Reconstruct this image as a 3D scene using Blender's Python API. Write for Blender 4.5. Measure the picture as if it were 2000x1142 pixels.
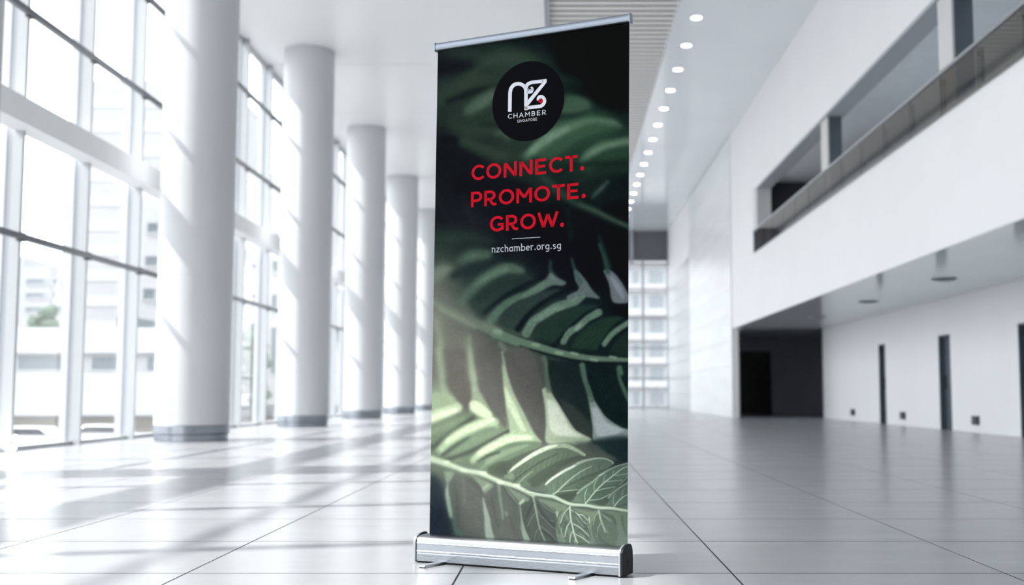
import bpy, bmesh, math, random
import numpy as np
from mathutils import Vector, Matrix
random.seed(4)
for o in list(bpy.data.objects): bpy.data.objects.remove(o)
S = bpy.context.scene; C = S.collection

# ---------------------------------------------------------------- camera
FPX, HCAM = 2250.0, .67
TH = math.atan(196/FPX)
cam = bpy.data.cameras.new('camera'); co = bpy.data.objects.new('camera', cam); C.objects.link(co)
cam.sensor_width = 36; cam.lens = 36*FPX/2000; cam.shift_x = -98/2000
cam.clip_start = .05; cam.clip_end = 1000
co.location = (0, 0, HCAM); co.rotation_euler = (math.pi/2+TH, 0, 0)
cam.dof.use_dof = True; cam.dof.focus_distance = 4.45; cam.dof.aperture_fstop = 2.1
S.camera = co
# ---------------------------------------------------------------- world, sun, exposure
w = bpy.data.worlds.new('sky'); S.world = w; w.use_nodes = True
bg = w.node_tree.nodes['Background']; bg.inputs[0].default_value = (.985, .99, 1, 1); bg.inputs[1].default_value = 3.0
SUN_DIR = Vector((.895, .22, -1.0)).normalized()
sun = bpy.data.lights.new('sun', 'SUN'); sun.energy = 7.0; sun.angle = math.radians(1.1); sun.color = (1, .95, .875)
so = bpy.data.objects.new('sun', sun); C.objects.link(so); so.rotation_euler = SUN_DIR.to_track_quat('-Z', 'Y').to_euler(); so.location = (-20, -5, 25)
S.view_settings.view_transform = 'Standard'; S.view_settings.look = 'None'
S.view_settings.exposure = 0.25; S.view_settings.gamma = 1; S.view_settings.use_curve_mapping = False

# ---------------------------------------------------------------- materials
def lin(c):
    c = c/255.0
    return c/12.92 if c <= .04045 else ((c+.055)/1.055)**2.4
def mat(name, col, rough=.5, spec=.5, metal=0, var=0, vscale=3, bump=0, bscale=40, coat=0, stretch=None, rvar=0):
    m = bpy.data.materials.new(name); m.use_nodes = True; nt = m.node_tree; b = nt.nodes['Principled BSDF']
    b.inputs['Base Color'].default_value = (*col, 1); b.inputs['Roughness'].default_value = rough
    b.inputs['Specular IOR Level'].default_value = spec; b.inputs['Metallic'].default_value = metal
    if coat: b.inputs['Coat Weight'].default_value = coat; b.inputs['Coat Roughness'].default_value = .08
    if var or bump or rvar:
        tc = nt.nodes.new('ShaderNodeNewGeometry'); mp = nt.nodes.new('ShaderNodeMapping'); nt.links.new(tc.outputs['Position'], mp.inputs[0])
        if stretch: mp.inputs['Scale'].default_value = stretch
    if var or rvar:
        n = nt.nodes.new('ShaderNodeTexNoise'); n.inputs['Scale'].default_value = vscale; n.inputs['Detail'].default_value = 5
        nt.links.new(mp.outputs[0], n.inputs['Vector'])
    if var:
        r = nt.nodes.new('ShaderNodeMapRange'); r.inputs[1].default_value = .3; r.inputs[2].default_value = .7
        r.inputs[3].default_value = 1-var; r.inputs[4].default_value = 1+var
        nt.links.new(n.outputs['Fac'], r.inputs[0])
        mx = nt.nodes.new('ShaderNodeVectorMath'); mx.operation = 'SCALE'; mx.inputs[0].default_value = col
        nt.links.new(r.outputs[0], mx.inputs['Scale']); nt.links.new(mx.outputs[0], b.inputs['Base Color'])
    if rvar:
        r2 = nt.nodes.new('ShaderNodeMapRange'); r2.inputs[1].default_value = .3; r2.inputs[2].default_value = .7
        r2.inputs[3].default_value = rough-rvar; r2.inputs[4].default_value = rough+rvar
        nt.links.new(n.outputs['Fac'], r2.inputs[0]); nt.links.new(r2.outputs[0], b.inputs['Roughness'])
    if bump:
        n2 = nt.nodes.new('ShaderNodeTexNoise'); n2.inputs['Scale'].default_value = bscale; n2.inputs['Detail'].default_value = 3
        nt.links.new(mp.outputs[0], n2.inputs['Vector'])
        bp = nt.nodes.new('ShaderNodeBump'); bp.inputs['Strength'].default_value = bump; bp.inputs['Distance'].default_value = .002
        nt.links.new(n2.outputs['Fac'], bp.inputs['Height']); nt.links.new(bp.outputs[0], b.inputs['Normal'])
    return m
def emit(name, col, s):
    m = bpy.data.materials.new(name); m.use_nodes = True; nt = m.node_tree; nt.nodes.clear()
    e = nt.nodes.new('ShaderNodeEmission'); e.inputs[0].default_value = (*col, 1); e.inputs[1].default_value = s
    o = nt.nodes.new('ShaderNodeOutputMaterial'); nt.links.new(e.outputs[0], o.inputs[0]); return m
def glass(name, tint, refl=.06, rough=.02, veil=0, veilcol=(.9, .95, 1)):
    m = bpy.data.materials.new(name); m.use_nodes = True; nt = m.node_tree; nt.nodes.clear()
    t = nt.nodes.new('ShaderNodeBsdfTransparent'); t.inputs[0].default_value = (*tint, 1)
    g = nt.nodes.new('ShaderNodeBsdfGlossy'); g.inputs['Roughness'].default_value = rough
    f = nt.nodes.new('ShaderNodeFresnel'); f.inputs[0].default_value = 1.5
    a = nt.nodes.new('ShaderNodeMath'); a.operation = 'MULTIPLY'; a.inputs[1].default_value = refl/.04
    gm = nt.nodes.new('ShaderNodeNewGeometry'); iv = nt.nodes.new('ShaderNodeMath'); iv.operation = 'SUBTRACT'; iv.inputs[0].default_value = 1
    nt.links.new(gm.outputs['Backfacing'], iv.inputs[1])          # reflect on the outer face of the pane only
    am = nt.nodes.new('ShaderNodeMath'); am.operation = 'MULTIPLY'; nt.links.new(f.outputs[0], am.inputs[0]); nt.links.new(iv.outputs[0], am.inputs[1])
    nt.links.new(am.outputs[0], a.inputs[0]); a.use_clamp = True
    mx = nt.nodes.new('ShaderNodeMixShader'); nt.links.new(a.outputs[0], mx.inputs[0])
    last = t.outputs[0]
    if veil:
        d = nt.nodes.new('ShaderNodeBsdfTranslucent'); d.inputs[0].default_value = (*veilcol, 1)
        m2 = nt.nodes.new('ShaderNodeMixShader'); m2.inputs[0].default_value = veil
        nt.links.new(t.outputs[0], m2.inputs[1]); nt.links.new(d.outputs[0], m2.inputs[2]); last = m2.outputs[0]
    nt.links.new(last, mx.inputs[1]); nt.links.new(g.outputs[0], mx.inputs[2])
    o = nt.nodes.new('ShaderNodeOutputMaterial'); nt.links.new(mx.outputs[0], o.inputs[0]); return m
M = dict(
 tile=mat('polished_tile', (.362, .378, .398), .22, .65, var=.03, vscale=1.2, stretch=(1, 2, 1), rvar=.015),
 grout=mat('grout', (.03, .032, .036), .8, .2),
 plaster=mat('white_plaster', (.87, .88, .885), .55, .3, var=.012, vscale=.8),
 lower=mat('lower_wall_paint', (.91, .925, .93), .5, .3, var=.012, vscale=.7),
 stone=mat('polished_stone_cladding', (.78, .80, .81), .34, .3, var=.05, vscale=.8, stretch=(1, .4, 4)),
 stonedark=mat('grey_stone_cladding', (.46, .48, .50), .34, .3, var=.05, vscale=.8, stretch=(1, .4, 4)),
 gloss=mat('glossy_ceiling_panel', (.80, .83, .86), .10, .6, var=.02, vscale=.5),
 glosslow=mat('satin_low_ceiling', (.78, .82, .85), .13, .55, var=.02, vscale=.5),
 ceil=mat('pale_ceiling_panel', (.85, .86, .86), .32, .4, var=.02, vscale=.4),
 gap=mat('shadow_gap', (.06, .065, .07), .8, .1),
 slat=mat('warm_grey_slat', (.90, .87, .84), .5, .3),
 column=mat('column_plaster', (.58, .595, .61), .42, .4, var=.02, vscale=.6),
 ring=mat('brushed_steel_ring', (.30, .32, .35), .28, .5, metal=1),
 mullion=mat('white_mullion', (.48, .50, .52), .4, .4),
 transom=mat('dark_grey_rail', (.13, .14, .155), .35, .4),
 clip=mat('dark_bracket', (.06, .065, .07), .4, .4),
 beam=mat('pale_grey_beam', (.86, .87, .87), .5, .3, var=.02),
 pane=glass('clear_glazing', (.97, .985, 1), .04, .0, veil=.02),
 brown=glass('brown_tinted_glass', (.50, .475, .445), .06, .03),
 gallery=mat('gallery_wall_paint', (.82, .86, .90), .5, .3, var=.03),
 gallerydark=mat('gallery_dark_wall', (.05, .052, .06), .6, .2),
 pillar=mat('gallery_pillar', (.66, .655, .64), .5, .3),
 soffit=mat('opening_reveal', (.45, .48, .51), .5, .3),
 rail=mat('steel_rail', (.42, .44, .46), .3, .5, metal=.6),
 post=mat('dark_steel_post', (.03, .03, .03), .4, .4),
 dark=mat('alcove_shade_grey', (.36, .37, .40), .5, .3),  # shade of the unlit alcove, put into its wall colour
 darkside=mat('alcove_shade_side', (.30, .31, .34), .5, .3),  # same alcove shade in the colour of the side walls
 black=mat('black_door_leaf', (.004, .004, .005), .4, .3),
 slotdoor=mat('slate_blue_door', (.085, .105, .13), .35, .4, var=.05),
 socket=mat('dark_socket', (.05, .06, .07), .4, .4),
 lamp=emit('downlight_glow', (1, 1, 1), 14),
 strip=emit('added_strip_glow', (1, 1, 1), 5),  # glow of the lamp added for the gallery
 lamprim=mat('downlight_rim', (.75, .77, .8), .3, .5, metal=.4),
 lens=mat('frosted_lens_off', (.20, .23, .26), .3, .5),
 endwall=mat('end_bulkhead_grey', (.13, .14, .155), .3, .5),
 alu=mat('anodised_aluminium', (.34, .36, .39), .32, .5, metal=1),
 alurib=mat('anodised_aluminium_rib', (.55, .57, .60), .34, .5, metal=1),
 alutop=mat('satin_aluminium_rail', (.30, .335, .385), .38, .5, metal=.75),
 capdark=mat('charcoal_plastic_cap', (.010, .012, .017), .5, .2),
 capsil=mat('silver_plastic_cap', (.36, .38, .41), .35, .5, metal=.5),
 rubber=mat('black_rubber', (.008, .008, .01), .7, .2),
 foot=mat('flat_steel_foot', (.55, .57, .6), .25, .5, metal=1),
 back=mat('banner_back', (.55, .55, .55), .7, .2),
 bwhite=mat('render_white', (.41, .42, .43), .8, .2),
 bpale=mat('render_pale', (.33, .34, .35), .8, .2, var=.04, vscale=.3),
 bgrey=mat('render_grey', (.36, .38, .40), .8, .2),
 bfar=mat('far_block_window', (.24, .27, .29), .6, .2),
 bwin=mat('far_window_glass', (.05, .075, .09), .5, .5),
 bsoft=mat('far_window_pale', (.13, .16, .18), .5, .5),
 brown2=mat('shopfront_brown', (.17, .155, .13), .7, .2),
 asphalt=mat('asphalt', (.22, .22, .23), .9, .1, var=.08),
 leaf=mat('tree_leaf', (.07, .11, .07), .7, .2, var=.3, vscale=3),
 leaf2=mat('yellow_green_leaf', (.24, .27, .08), .7, .2, var=.3, vscale=3),
 bark=mat('bark', (.10, .085, .07), .9, .1),
 carwhite=mat('white_car_paint', (.75, .76, .78), .25, .6, coat=.6),
 carblue=mat('grey_car_paint', (.30, .33, .37), .3, .6, coat=.5),
 carglass=mat('car_window', (.03, .035, .04), .08, .6),
 tyre=mat('tyre', (.015, .015, .016), .8, .2),
 headlight=emit('lit_headlight', (1, .98, .94), 60),
)
# ---------------------------------------------------------------- helpers
class MB:
    def __init__(s): s.v = []; s.f = []; s.mi = []
    def box(s, x0, x1, y0, y1, z0, z1, mi=0):
        n = len(s.v)
        s.v += [(x0,y0,z0),(x1,y0,z0),(x1,y1,z0),(x0,y1,z0),(x0,y0,z1),(x1,y0,z1),(x1,y1,z1),(x0,y1,z1)]
        s.f += [tuple(n+i for i in q) for q in ((0,3,2,1),(4,5,6,7),(0,1,5,4),(1,2,6,5),(2,3,7,6),(3,0,4,7))]; s.mi += [mi]*6
        return s
    def cyl(s, c, r, h, n=24, axis='z', r2=None):
        k = len(s.v); r2 = r if r2 is None else r2
        for t, rr in ((0, r), (h, r2)):
            for i in range(n):
                a = 2*math.pi*i/n; p = (rr*math.cos(a), rr*math.sin(a), t)
                if axis == 'x': p = (p[2], p[0], p[1])
                if axis == 'y': p = (p[0], p[2], p[1])
                s.v.append((c[0]+p[0], c[1]+p[1], c[2]+p[2]))
        for i in range(n):
            j = (i+1) % n; s.f.append((k+i, k+j, k+n+j, k+n+i)); s.mi.append(0)
        s.f.append(tuple(k+i for i in range(n))[::-1]); s.f.append(tuple(k+n+i for i in range(n))); s.mi += [0, 0]
        return s
    def prism(s, prof, x0, x1, fr=None):     # profile in (y,z), extruded along x
        k = len(s.v); n = len(prof)
        for x in (x0, x1):
            for y, z in prof: s.v.append((x, y, z))
        for i in range(n):
            j = (i+1) % n; s.f.append((k+i, k+j, k+n+j, k+n+i)); s.mi.append(0)
        s.f.append(tuple(k+i for i in range(n))[::-1]); s.f.append(tuple(k+n+i for i in range(n))); s.mi += [0, 0]
        return s
    def mesh(s, name, mats):
        me = bpy.data.meshes.new(name); me.from_pydata(s.v, [], s.f)
        for m in (mats if isinstance(mats, (list, tuple)) else [mats]): me.materials.append(m)
        me.polygons.foreach_set('material_index', s.mi)
        bm = bmesh.new(); bm.from_mesh(me); bmesh.ops.recalc_face_normals(bm, faces=bm.faces); bm.to_mesh(me); bm.free()
        me.update(); return me
    def build(s, name, mats, parent=None, kind=None, bevel=0, smooth=False, loc=None):
        return link(name, s.mesh(name, mats), parent, kind, bevel, smooth, loc)
def link(name, me, parent=None, kind=None, bevel=0, smooth=False, loc=None):
    o = bpy.data.objects.new(name, me); C.objects.link(o)
    if parent: o.parent = parent
    if kind: o['kind'] = kind
    if loc: o.location = loc
    if smooth:
        for p in me.polygons: p.use_smooth = True
        me.set_sharp_from_angle(angle=math.radians(38))
    if bevel:
        b = o.modifiers.new('bevel', 'BEVEL'); b.width = bevel; b.segments = 2; b.limit_method = 'ANGLE'
    return o
def empty(name, loc=(0,0,0), label=None, cat=None, group=None, kind=None, rz=0, parent=None):
    o = bpy.data.objects.new(name, None); C.objects.link(o); o.location = loc; o.rotation_euler = (0, 0, rz)
    o.empty_display_size = .1
    if parent: o.parent = parent
    if label: o['label'] = label
    if cat: o['category'] = cat
    if group: o['group'] = group
    if kind: o['kind'] = kind
    return o
def tag(o, label, cat, group=None):
    o['label'] = label; o['category'] = cat
    if group: o['group'] = group
    return o

YB, YE = -7.0, 50.0      # back and end of the hall
XL, XR, XLOW = -6.4, 4.62, 7.05
H = 7.72; ZL = 2.42; YA = 31.2
# ---------------------------------------------------------------- floor
fl = MB().box(XL-.4, 9.5, YB, YE, -.30, -.0007).build('floor', M['grout'], kind='structure')
fl['label'] = 'pale polished stone tile floor'
TX = 1.0184; X0 = .634; ys = .9285; Y0 = 4.374
g = .0035
def tile_mesh():
    m = MB().box(g, TX-g, .006, ys-.006, -.014, 0).mesh('tile', M['tile'])
    bm = bmesh.new(); bm.from_mesh(m)
    top = [e for e in bm.edges if all(v.co.z > -.001 for v in e.verts)]
    bmesh.ops.bevel(bm, geom=top, offset=.0005, segments=1, affect='EDGES'); bm.to_mesh(m); bm.free(); return m
tme = tile_mesh(); cnt = 0; far = MB()
kx0 = math.floor((XL-X0)/TX); kx1 = math.ceil((9.4-X0)/TX)
j = -12
while Y0+j*ys < YE-.01:
    yy = Y0+j*ys
    for k in range(kx0, kx1):
        xx = X0+k*TX
        if xx < XL-1.2: continue
        xa, xb = max(xx, XL-.3), min(xx+TX, 9.4)
        if yy < YB: continue
        vis = 3.2 < yy < 14 and -1.08 < (xx+.5)/max(yy,.1)/.4889*1.0+.0 - .0 and xx+TX > -(.5*yy)-.2 and xx < .42*yy+.2
        if vis and xa == xx and xb == xx+TX and cnt < 296:
            link('tile', tme, fl, loc=(xx, yy, 0)); cnt += 1
        else: far.box(xa+g, xb-g, yy+.0055, yy+ys-.0055, -.014, 0)
    j += 1
far.build('tile_field', M['tile'], fl, kind='stuff')

# ---------------------------------------------------------------- ceiling
ce = MB().box(XL-.3, XR+.3, YB, YE, H+.35, H+.5).build('ceiling', M['ceil'], kind='structure')
pm = 4.3
n = 0; y = 24.3-5*pm-pm
while y < YE:
    y1 = min(y+pm, YE); ya = max(y, YB)
    if y1 > ya+.1:
        MB().box(XL-.1, -.30, ya+.012, y1-.012, H, H+.06).build('panel', M['ceil'], ce)
    y = y1
MB().box(XL-.1, -.32, YB, YE, H+.06, H+.10).build('panel_backing', M['gap'], ce)
MB().box(-.32, -.24, YB, YE, H-.0, H+.4).build('recess_edge', M['soffit'], ce)
sl = MB(); y = YB+.1
while y < YE-.1:
    sl.prism([(y, H+.13), (y+.17, H+.13), (y+.18, H+.12), (y+.17, H+.11), (y, H+.11), (y-.01, H+.12)], -.24, 2.16); y += .29
sl.build('ceiling_slats', M['slat'], ce, kind='stuff')
MB().box(-.24, 2.16, YB, YE, H+.22, H+.34).build('slat_backing', M['gap'], ce)
MB().box(2.14, XR+.05, YB, YE, H, H+.36).build('soffit_panel', M['gloss'], ce)
# ---------------------------------------------------------------- downlights
def disc_ring(r0, r1, h, n=28):
    m = MB(); k = 0
    for z, r in ((0, r1), (-h, r1), (-h, r0), (0, r0)):
        for i in range(n): a = 2*math.pi*i/n; m.v.append((r*math.cos(a), r*math.sin(a), z))
    for b in range(4):
        for i in range(n):
            j2 = (i+1) % n; c = (b+1) % 4
            m.f.append((b*n+i, b*n+j2, c*n+j2, c*n+i)); m.mi.append(0)
    return m
rimme = disc_ring(.095, .115, .012).mesh('rim', M['lamprim'])
lampme = MB().cyl((0,0,-.006), .095, .006, 28).mesh('lamp_disc', M['lamp'])
ordn = ['nearest','second','third','fourth','fifth','sixth','seventh','eighth','ninth','tenth','eleventh','twelfth','thirteenth','fourteenth','fifteenth','sixteenth']
for k in range(16):
    d = 21.19 + 1.745*k
    t = empty('downlight', (2.53, d, H), f'round lit downlight in glossy ceiling, {ordn[k]} of the receding row counted from top', 'ceiling light', 'row of round downlights in the glossy ceiling')
    link('rim', rimme, t); link('lamp_disc', lampme, t)
# ---------------------------------------------------------------- right: fascia wall with gallery opening
ZO0, ZO1, YO = 4.06, 5.54, 27.45
wr = MB()
wr.box(XR, XR+.30, YB, YA, ZL, ZO0)                 # parapet below the opening
wr.box(XR, XR+.30, YB, YA, ZO1, H)                  # above the opening
wr.box(XR, XR+.30, YO, YA, ZO0, ZO1)
wr.box(XR, XR+.15, YA, YE-8, 0, H)               # pier wall down to the floor
wr = wr.build('wall_right', M['plaster'], kind='structure')
# glossy stone cladding slabs on the wall beyond the opening
st = empty('wall_right', kind='structure')
for z_ in [.7*i for i in range(11)]: MB().box(XR-.03, XR, YA+.0, 41.42, z_+.002, z_+.698).build('cladding_slab', M['stone'], st, bevel=.004)
zs = [0, .62, 1.24, 1.86, 2.48, 3.1, 3.72, 4.34, 4.96, 5.58]
for i in range(9):
    MB().box(XR-.03, XR, 41.45, 49.9, zs[i]+.004, zs[i+1]-.004).build('cladding_slab', M['stonedark'], st, bevel=.004)
MB().box(XR, XR+.15, YE-8, YE, 0, H).build('wall_core', M['plaster'], st)
# lower wall with slots
slots = [(25.43, .52), (21.27, .66), (17.5, .62), (13.3, .62), (9.2, .62)]
wl = MB(); edges = [YA]
for d, wd in slots: edges += [d+wd/2, d-wd/2]
edges.append(YB)
for i in range(0, len(edges), 2): wl.box(XLOW, XLOW+.3, edges[i+1], edges[i], 0, ZL)
for d, wd in slots: wl.box(XLOW, XLOW+.3, d-wd/2, d+wd/2, 1.74, ZL)
wl.build('wall_lower', M['lower'], kind='structure')
for i, (d, wd) in enumerate(slots):
    t = empty(f'door_{i+1}', (XLOW, d, 0), kind='structure')
    MB().box(.10, .14, -wd/2, wd/2, 0, 1.74).build('door_leaf', M['slotdoor'], t)
    MB().box(.0, .10, -wd/2, -wd/2+.03, 0, 1.74).box(.0, .10, wd/2-.03, wd/2, 0, 1.74).box(0, .10, -wd/2+.03, wd/2-.03, 1.71, 1.74).build('door_frame', M['slotdoor'], t)
    MB().box(.07, .10, wd/2-.12, wd/2-.10, .75, 1.0).build('door_handle', M['clip'], t)
MB().box(XR+.01, 9.5, YB, YA-.01, ZL-.012, ZL-.001).box(XR+.31, 9.5, YB, YA+6, ZL, ZL+.25).build('ceiling', M['glosslow'], kind='structure')
# alcove at the end of the lower passage
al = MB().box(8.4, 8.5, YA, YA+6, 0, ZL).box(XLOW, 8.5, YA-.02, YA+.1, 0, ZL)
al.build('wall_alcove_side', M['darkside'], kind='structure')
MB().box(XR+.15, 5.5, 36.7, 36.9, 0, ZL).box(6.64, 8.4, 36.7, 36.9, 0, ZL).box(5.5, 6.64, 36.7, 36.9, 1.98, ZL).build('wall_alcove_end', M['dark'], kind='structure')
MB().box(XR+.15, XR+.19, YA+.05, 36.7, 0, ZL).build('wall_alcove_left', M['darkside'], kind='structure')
t = empty('door_6', (5.5, 36.7, 0), kind='structure')
MB().box(.03, .57, .06, .10, .0, 1.96).build('door_leaf', M['black'], t)
MB().box(.57, 1.11, .06, .10, .0, 1.96).build('door_leaf', M['black'], t)
MB().box(0, .03, 0, .1, 0, 1.98).box(1.11, 1.14, 0, .1, 0, 1.98).box(.03, 1.11, 0, .1, 1.96, 1.98).build('door_frame', M['black'], t)
# sockets on the lower wall
sk = [('nearest of the three at the right', 19.7), ('middle one between the two slot doors', 23.9), ('farthest one near the dark alcove', 28.0)]
for nm, d in sk:
    t = empty('wall_socket', (XLOW, d, .13), f'small dark socket box low on the white wall, {nm}', 'socket', 'dark sockets low on the white wall')
    MB().box(-.05, 0, -.13, .13, 0, .15).build('housing', M['socket'], t, bevel=.006)
    MB().box(-.056, -.05, -.09, .09, .03, .12).build('face_plate', M['clip'], t)
# low ceiling downlights (off)
rim2 = disc_ring(.15, .19, .03).mesh('rim', M['lens'])
len2 = MB().cyl((0,0,-.012), .15, .012, 28).mesh('lens', M['lens'])
for nm, d in (('nearest, above the widest slot door', 17.55), ('second, above the narrower slot door', 21.95), ('third, before the dark alcove', 26.35)):
    t = empty('recessed_lamp', (5.85, d, ZL), f'unlit round recessed lamp in the low ceiling, {nm}', 'ceiling light', 'unlit recessed lamps in the low ceiling')
    link('rim', rim2, t); link('lens', len2, t)
# ---------------------------------------------------------------- gallery
MB().box(XR+.30, 7.6, YB, YA, 3.95, 4.02).build('floor_gallery', M['gallery'], kind='structure')
MB().box(7.4, 7.6, YB, YO+.4, 4.02, 6.2).build('wall_gallery', M['gallery'], kind='structure')
MB().box(XR+.30, 7.6, YB, YO+.4, 5.72, 5.9).build('ceiling_gallery', M['gallery'], kind='structure')
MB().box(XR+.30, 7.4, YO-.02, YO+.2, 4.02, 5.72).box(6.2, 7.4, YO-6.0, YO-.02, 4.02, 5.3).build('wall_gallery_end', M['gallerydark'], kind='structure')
MB().box(XR-.012, XR+.32, YB, YO, ZO1-.05, ZO1).build('trim_1', M['soffit'], kind='structure')
MB().box(XR-.012, XR+.32, YO-.5, YO, ZO0, ZO1-.05).build('trim_2', M['pillar'], kind='structure')
gl = empty('added_strip_light', (XR+.365, 12, 5.695), 'added long slim strip light to brighten the interior, out of view behind the top edge of the gallery opening', 'ceiling light')  # added lamp, hidden from the camera, to lift the gallery brightness
MB().box(-.05, .05, -14, 14.5, -.06, 0).build('housing', M['rail'], gl)
MB().box(-.04, .04, -13.9, 14.4, -.068, -.06).build('diffuser', M['strip'], gl)
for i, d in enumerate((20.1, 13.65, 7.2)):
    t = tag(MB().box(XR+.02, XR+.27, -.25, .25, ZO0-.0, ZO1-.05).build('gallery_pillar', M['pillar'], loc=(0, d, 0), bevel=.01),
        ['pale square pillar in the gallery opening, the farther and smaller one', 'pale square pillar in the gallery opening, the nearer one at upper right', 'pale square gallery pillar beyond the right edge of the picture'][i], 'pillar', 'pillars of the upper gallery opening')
    MB().box(XR+.05, XR+.27, -.275, -.252, ZO0, ZO1-.05).build('shade_panel', M['slotdoor'], t)['label'] = 'dark sheet added as shade on the pillar side'  # thin dark sheet added as the shade on the pillar's side face
bal = empty('glass_balustrade', (XR, 17, ZO0), 'brown tinted glass balustrade with steel handrail along the gallery opening', 'balustrade')
MB().box(-.05, .0, YB-17+.5, YO-17, .45, .49).build('handrail', M['rail'], bal, bevel=.006)
d = YO
while d > -2:
    y0 = d-1.25
    MB().box(-.030, -.018, y0-17+.012, d-17-.012, -.05, .45).build('glass_panel', M['brown'], bal)
    p = MB().box(.0, .03, y0-17-.03, y0-17+.03, -.02, .40).build('post', M['post'], bal)
    MB().box(-.018, .03, y0-17-.035, y0-17+.035, .33, .38).build('bracket', M['post'], p)
    d -= 1.25
# ---------------------------------------------------------------- end wall
we = MB().box(XL-.3, XR, YE, YE+.3, 6.45, H+.3).box(XL-.3, XR, YE, YE+.25, -.3, .0).build('wall_end', M['endwall'], kind='structure')
wi = empty('window_2', (0, YE, 0), kind='structure')
x = XL
xs = [XL, -4.5, -2.6, -.7, 1.2, 2.35, 3.52, XR-.02]
for a in xs: MB().box(a-.05, a+.05, -.0, .15, 0, 6.45).build('mullion', M['mullion'], wi)
zz = [.03, 1.3, 2.6, 3.9, 5.2, 6.42]
for a, b in zip(xs[:-1], xs[1:]):
    for c in zz: MB().box(a+.05, b-.05, .02, .1, c-.03, c+.03).build('transom', M['mullion'], wi)
    for c, e in zip(zz[:-1], zz[1:]): MB().box(a+.05, b-.05, .05, .06, c+.03, e-.03).build('pane', M['pane'], wi)
MB().box(2.95, 3.1, YE-.15, YE, 6.3, H).box(XL, XR, YE-.25, YE-.05, 6.2, 6.3).build('trim_3', M['rail'], kind='structure')
# ---------------------------------------------------------------- left: curtain wall
wn = empty('window_1', kind='structure')
MD = 1.87; ds = [13.18+MD*k for k in range(-10, 20)]
ZT = [0.04, 2.53, 3.81, 4.12, 5.27, 6.79, 7.52]
mulme = MB().box(-.03, .15, -.03, .03, 0, H).mesh('mullion', M['mullion'])
mul2 = MB().box(-.12, -.03, -.045, .045, 0, H).mesh('mullion_cap', M['mullion'])
clipme = MB().box(.13, .19, -.06, .06, -.05, .05).mesh('bracket', M['clip'])
for d in ds:
    if d > YE: break
    m_ = link('mullion', mulme, wn, loc=(XL, d, 0)); link('mullion_cap', mul2, m_)
    for zt in (2.46, 5.10, 6.58): link('bracket', clipme, m_, loc=(0, 0, zt))
YW0, YW1 = ds[0], YE
for zt, hh in ((2.46, .034), (5.10, .034), (6.58, .034)):
    MB().box(XL+.15, XL+.21, YW0, YW1, zt-hh, zt+hh).build('rail', M['transom'], wn)
MB().box(XL+.05, XL+.34, YW0, YW1, 3.70, 4.00).build('beam', M['beam'], wn)
MB().box(XL-.03, XL+.04, YB, YW1, 7.63, H+.1).build('header', M['mullion'], wn)
MB().box(XL-.1, XL+.05, YB, YW1, -.05, .05).build('sill', M['mullion'], wn)
paneme = {}
for d in ds[:-1]:
    if d+MD > YE+1: break
    for a, b in ((.05, 2.46), (2.46, 3.85), (3.85, 5.10), (5.10, 6.58), (6.58, 7.63)):
        if (a, b) not in paneme: paneme[(a, b)] = MB().box(-.006, .006, .031, MD-.031, a+.005, b-.005).mesh('pane', M['pane'])
        link('pane', paneme[(a, b)], wn, loc=(XL-.02, d, 0))
MB().box(XL-.3, 9.5, YB-.3, YB, -.3, H+.5).build('wall_back', M['plaster'], kind='structure')
# ---------------------------------------------------------------- columns
def cylo(name, r, z0, z1, m, parent, n=64, bev=.008):
    o = MB()
    rings = [(z0, r-bev), (z0+bev, r), (z1-bev, r), (z1, r-bev)]
    for z, rr in rings:
        for i in range(n): a = 2*math.pi*i/n; o.v.append((rr*math.cos(a), rr*math.sin(a), z))
    for b in range(3):
        for i in range(n): j2 = (i+1) % n; o.f.append((b*n+i, b*n+j2, (b+1)*n+j2, (b+1)*n+i)); o.mi.append(0)
    o.f.append(tuple(range(n))[::-1]); o.f.append(tuple(3*n+i for i in range(n))); o.mi += [0, 0]
    return o.build(name, m, parent, smooth=True)
r = .515; XC = -5.24
col0 = empty('round_column', (XC, 16.4, 0), 'white round column with steel base ring, nearest and widest in view', 'column', 'round white columns along the glass wall')
zd = [.225, 2.30, 4.35, 6.40, H]
cylo('base_ring', r-.012, 0, .10, M['ring'], col0); cylo('base_ring', r+.004, .10, .225, M['ring'], col0)
for a, b in zip(zd[:-1], zd[1:]): cylo('drum', r, a, b, M['column'], col0, bev=.004)
labs = ['white round column with steel base ring, second from the nearest, its top meeting the ceiling',
        'white round column with steel base ring, third from the nearest, middle of the row',
        'white round column with steel base ring, fourth from the nearest, left of the banner',
        'white round column half hidden behind the left edge of the banner, farthest in view',
        'white round column standing outside the left edge of the picture']
for lb, d in zip(labs, (23.4, 30.4, 37.4, 44.4, 9.4)):
    c = col0.copy(); C.objects.link(c); c.location = (XC, d, 0); c['label'] = lb
    for ch in list(col0.children):
        k = ch.copy(); C.objects.link(k); k.parent = c
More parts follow.
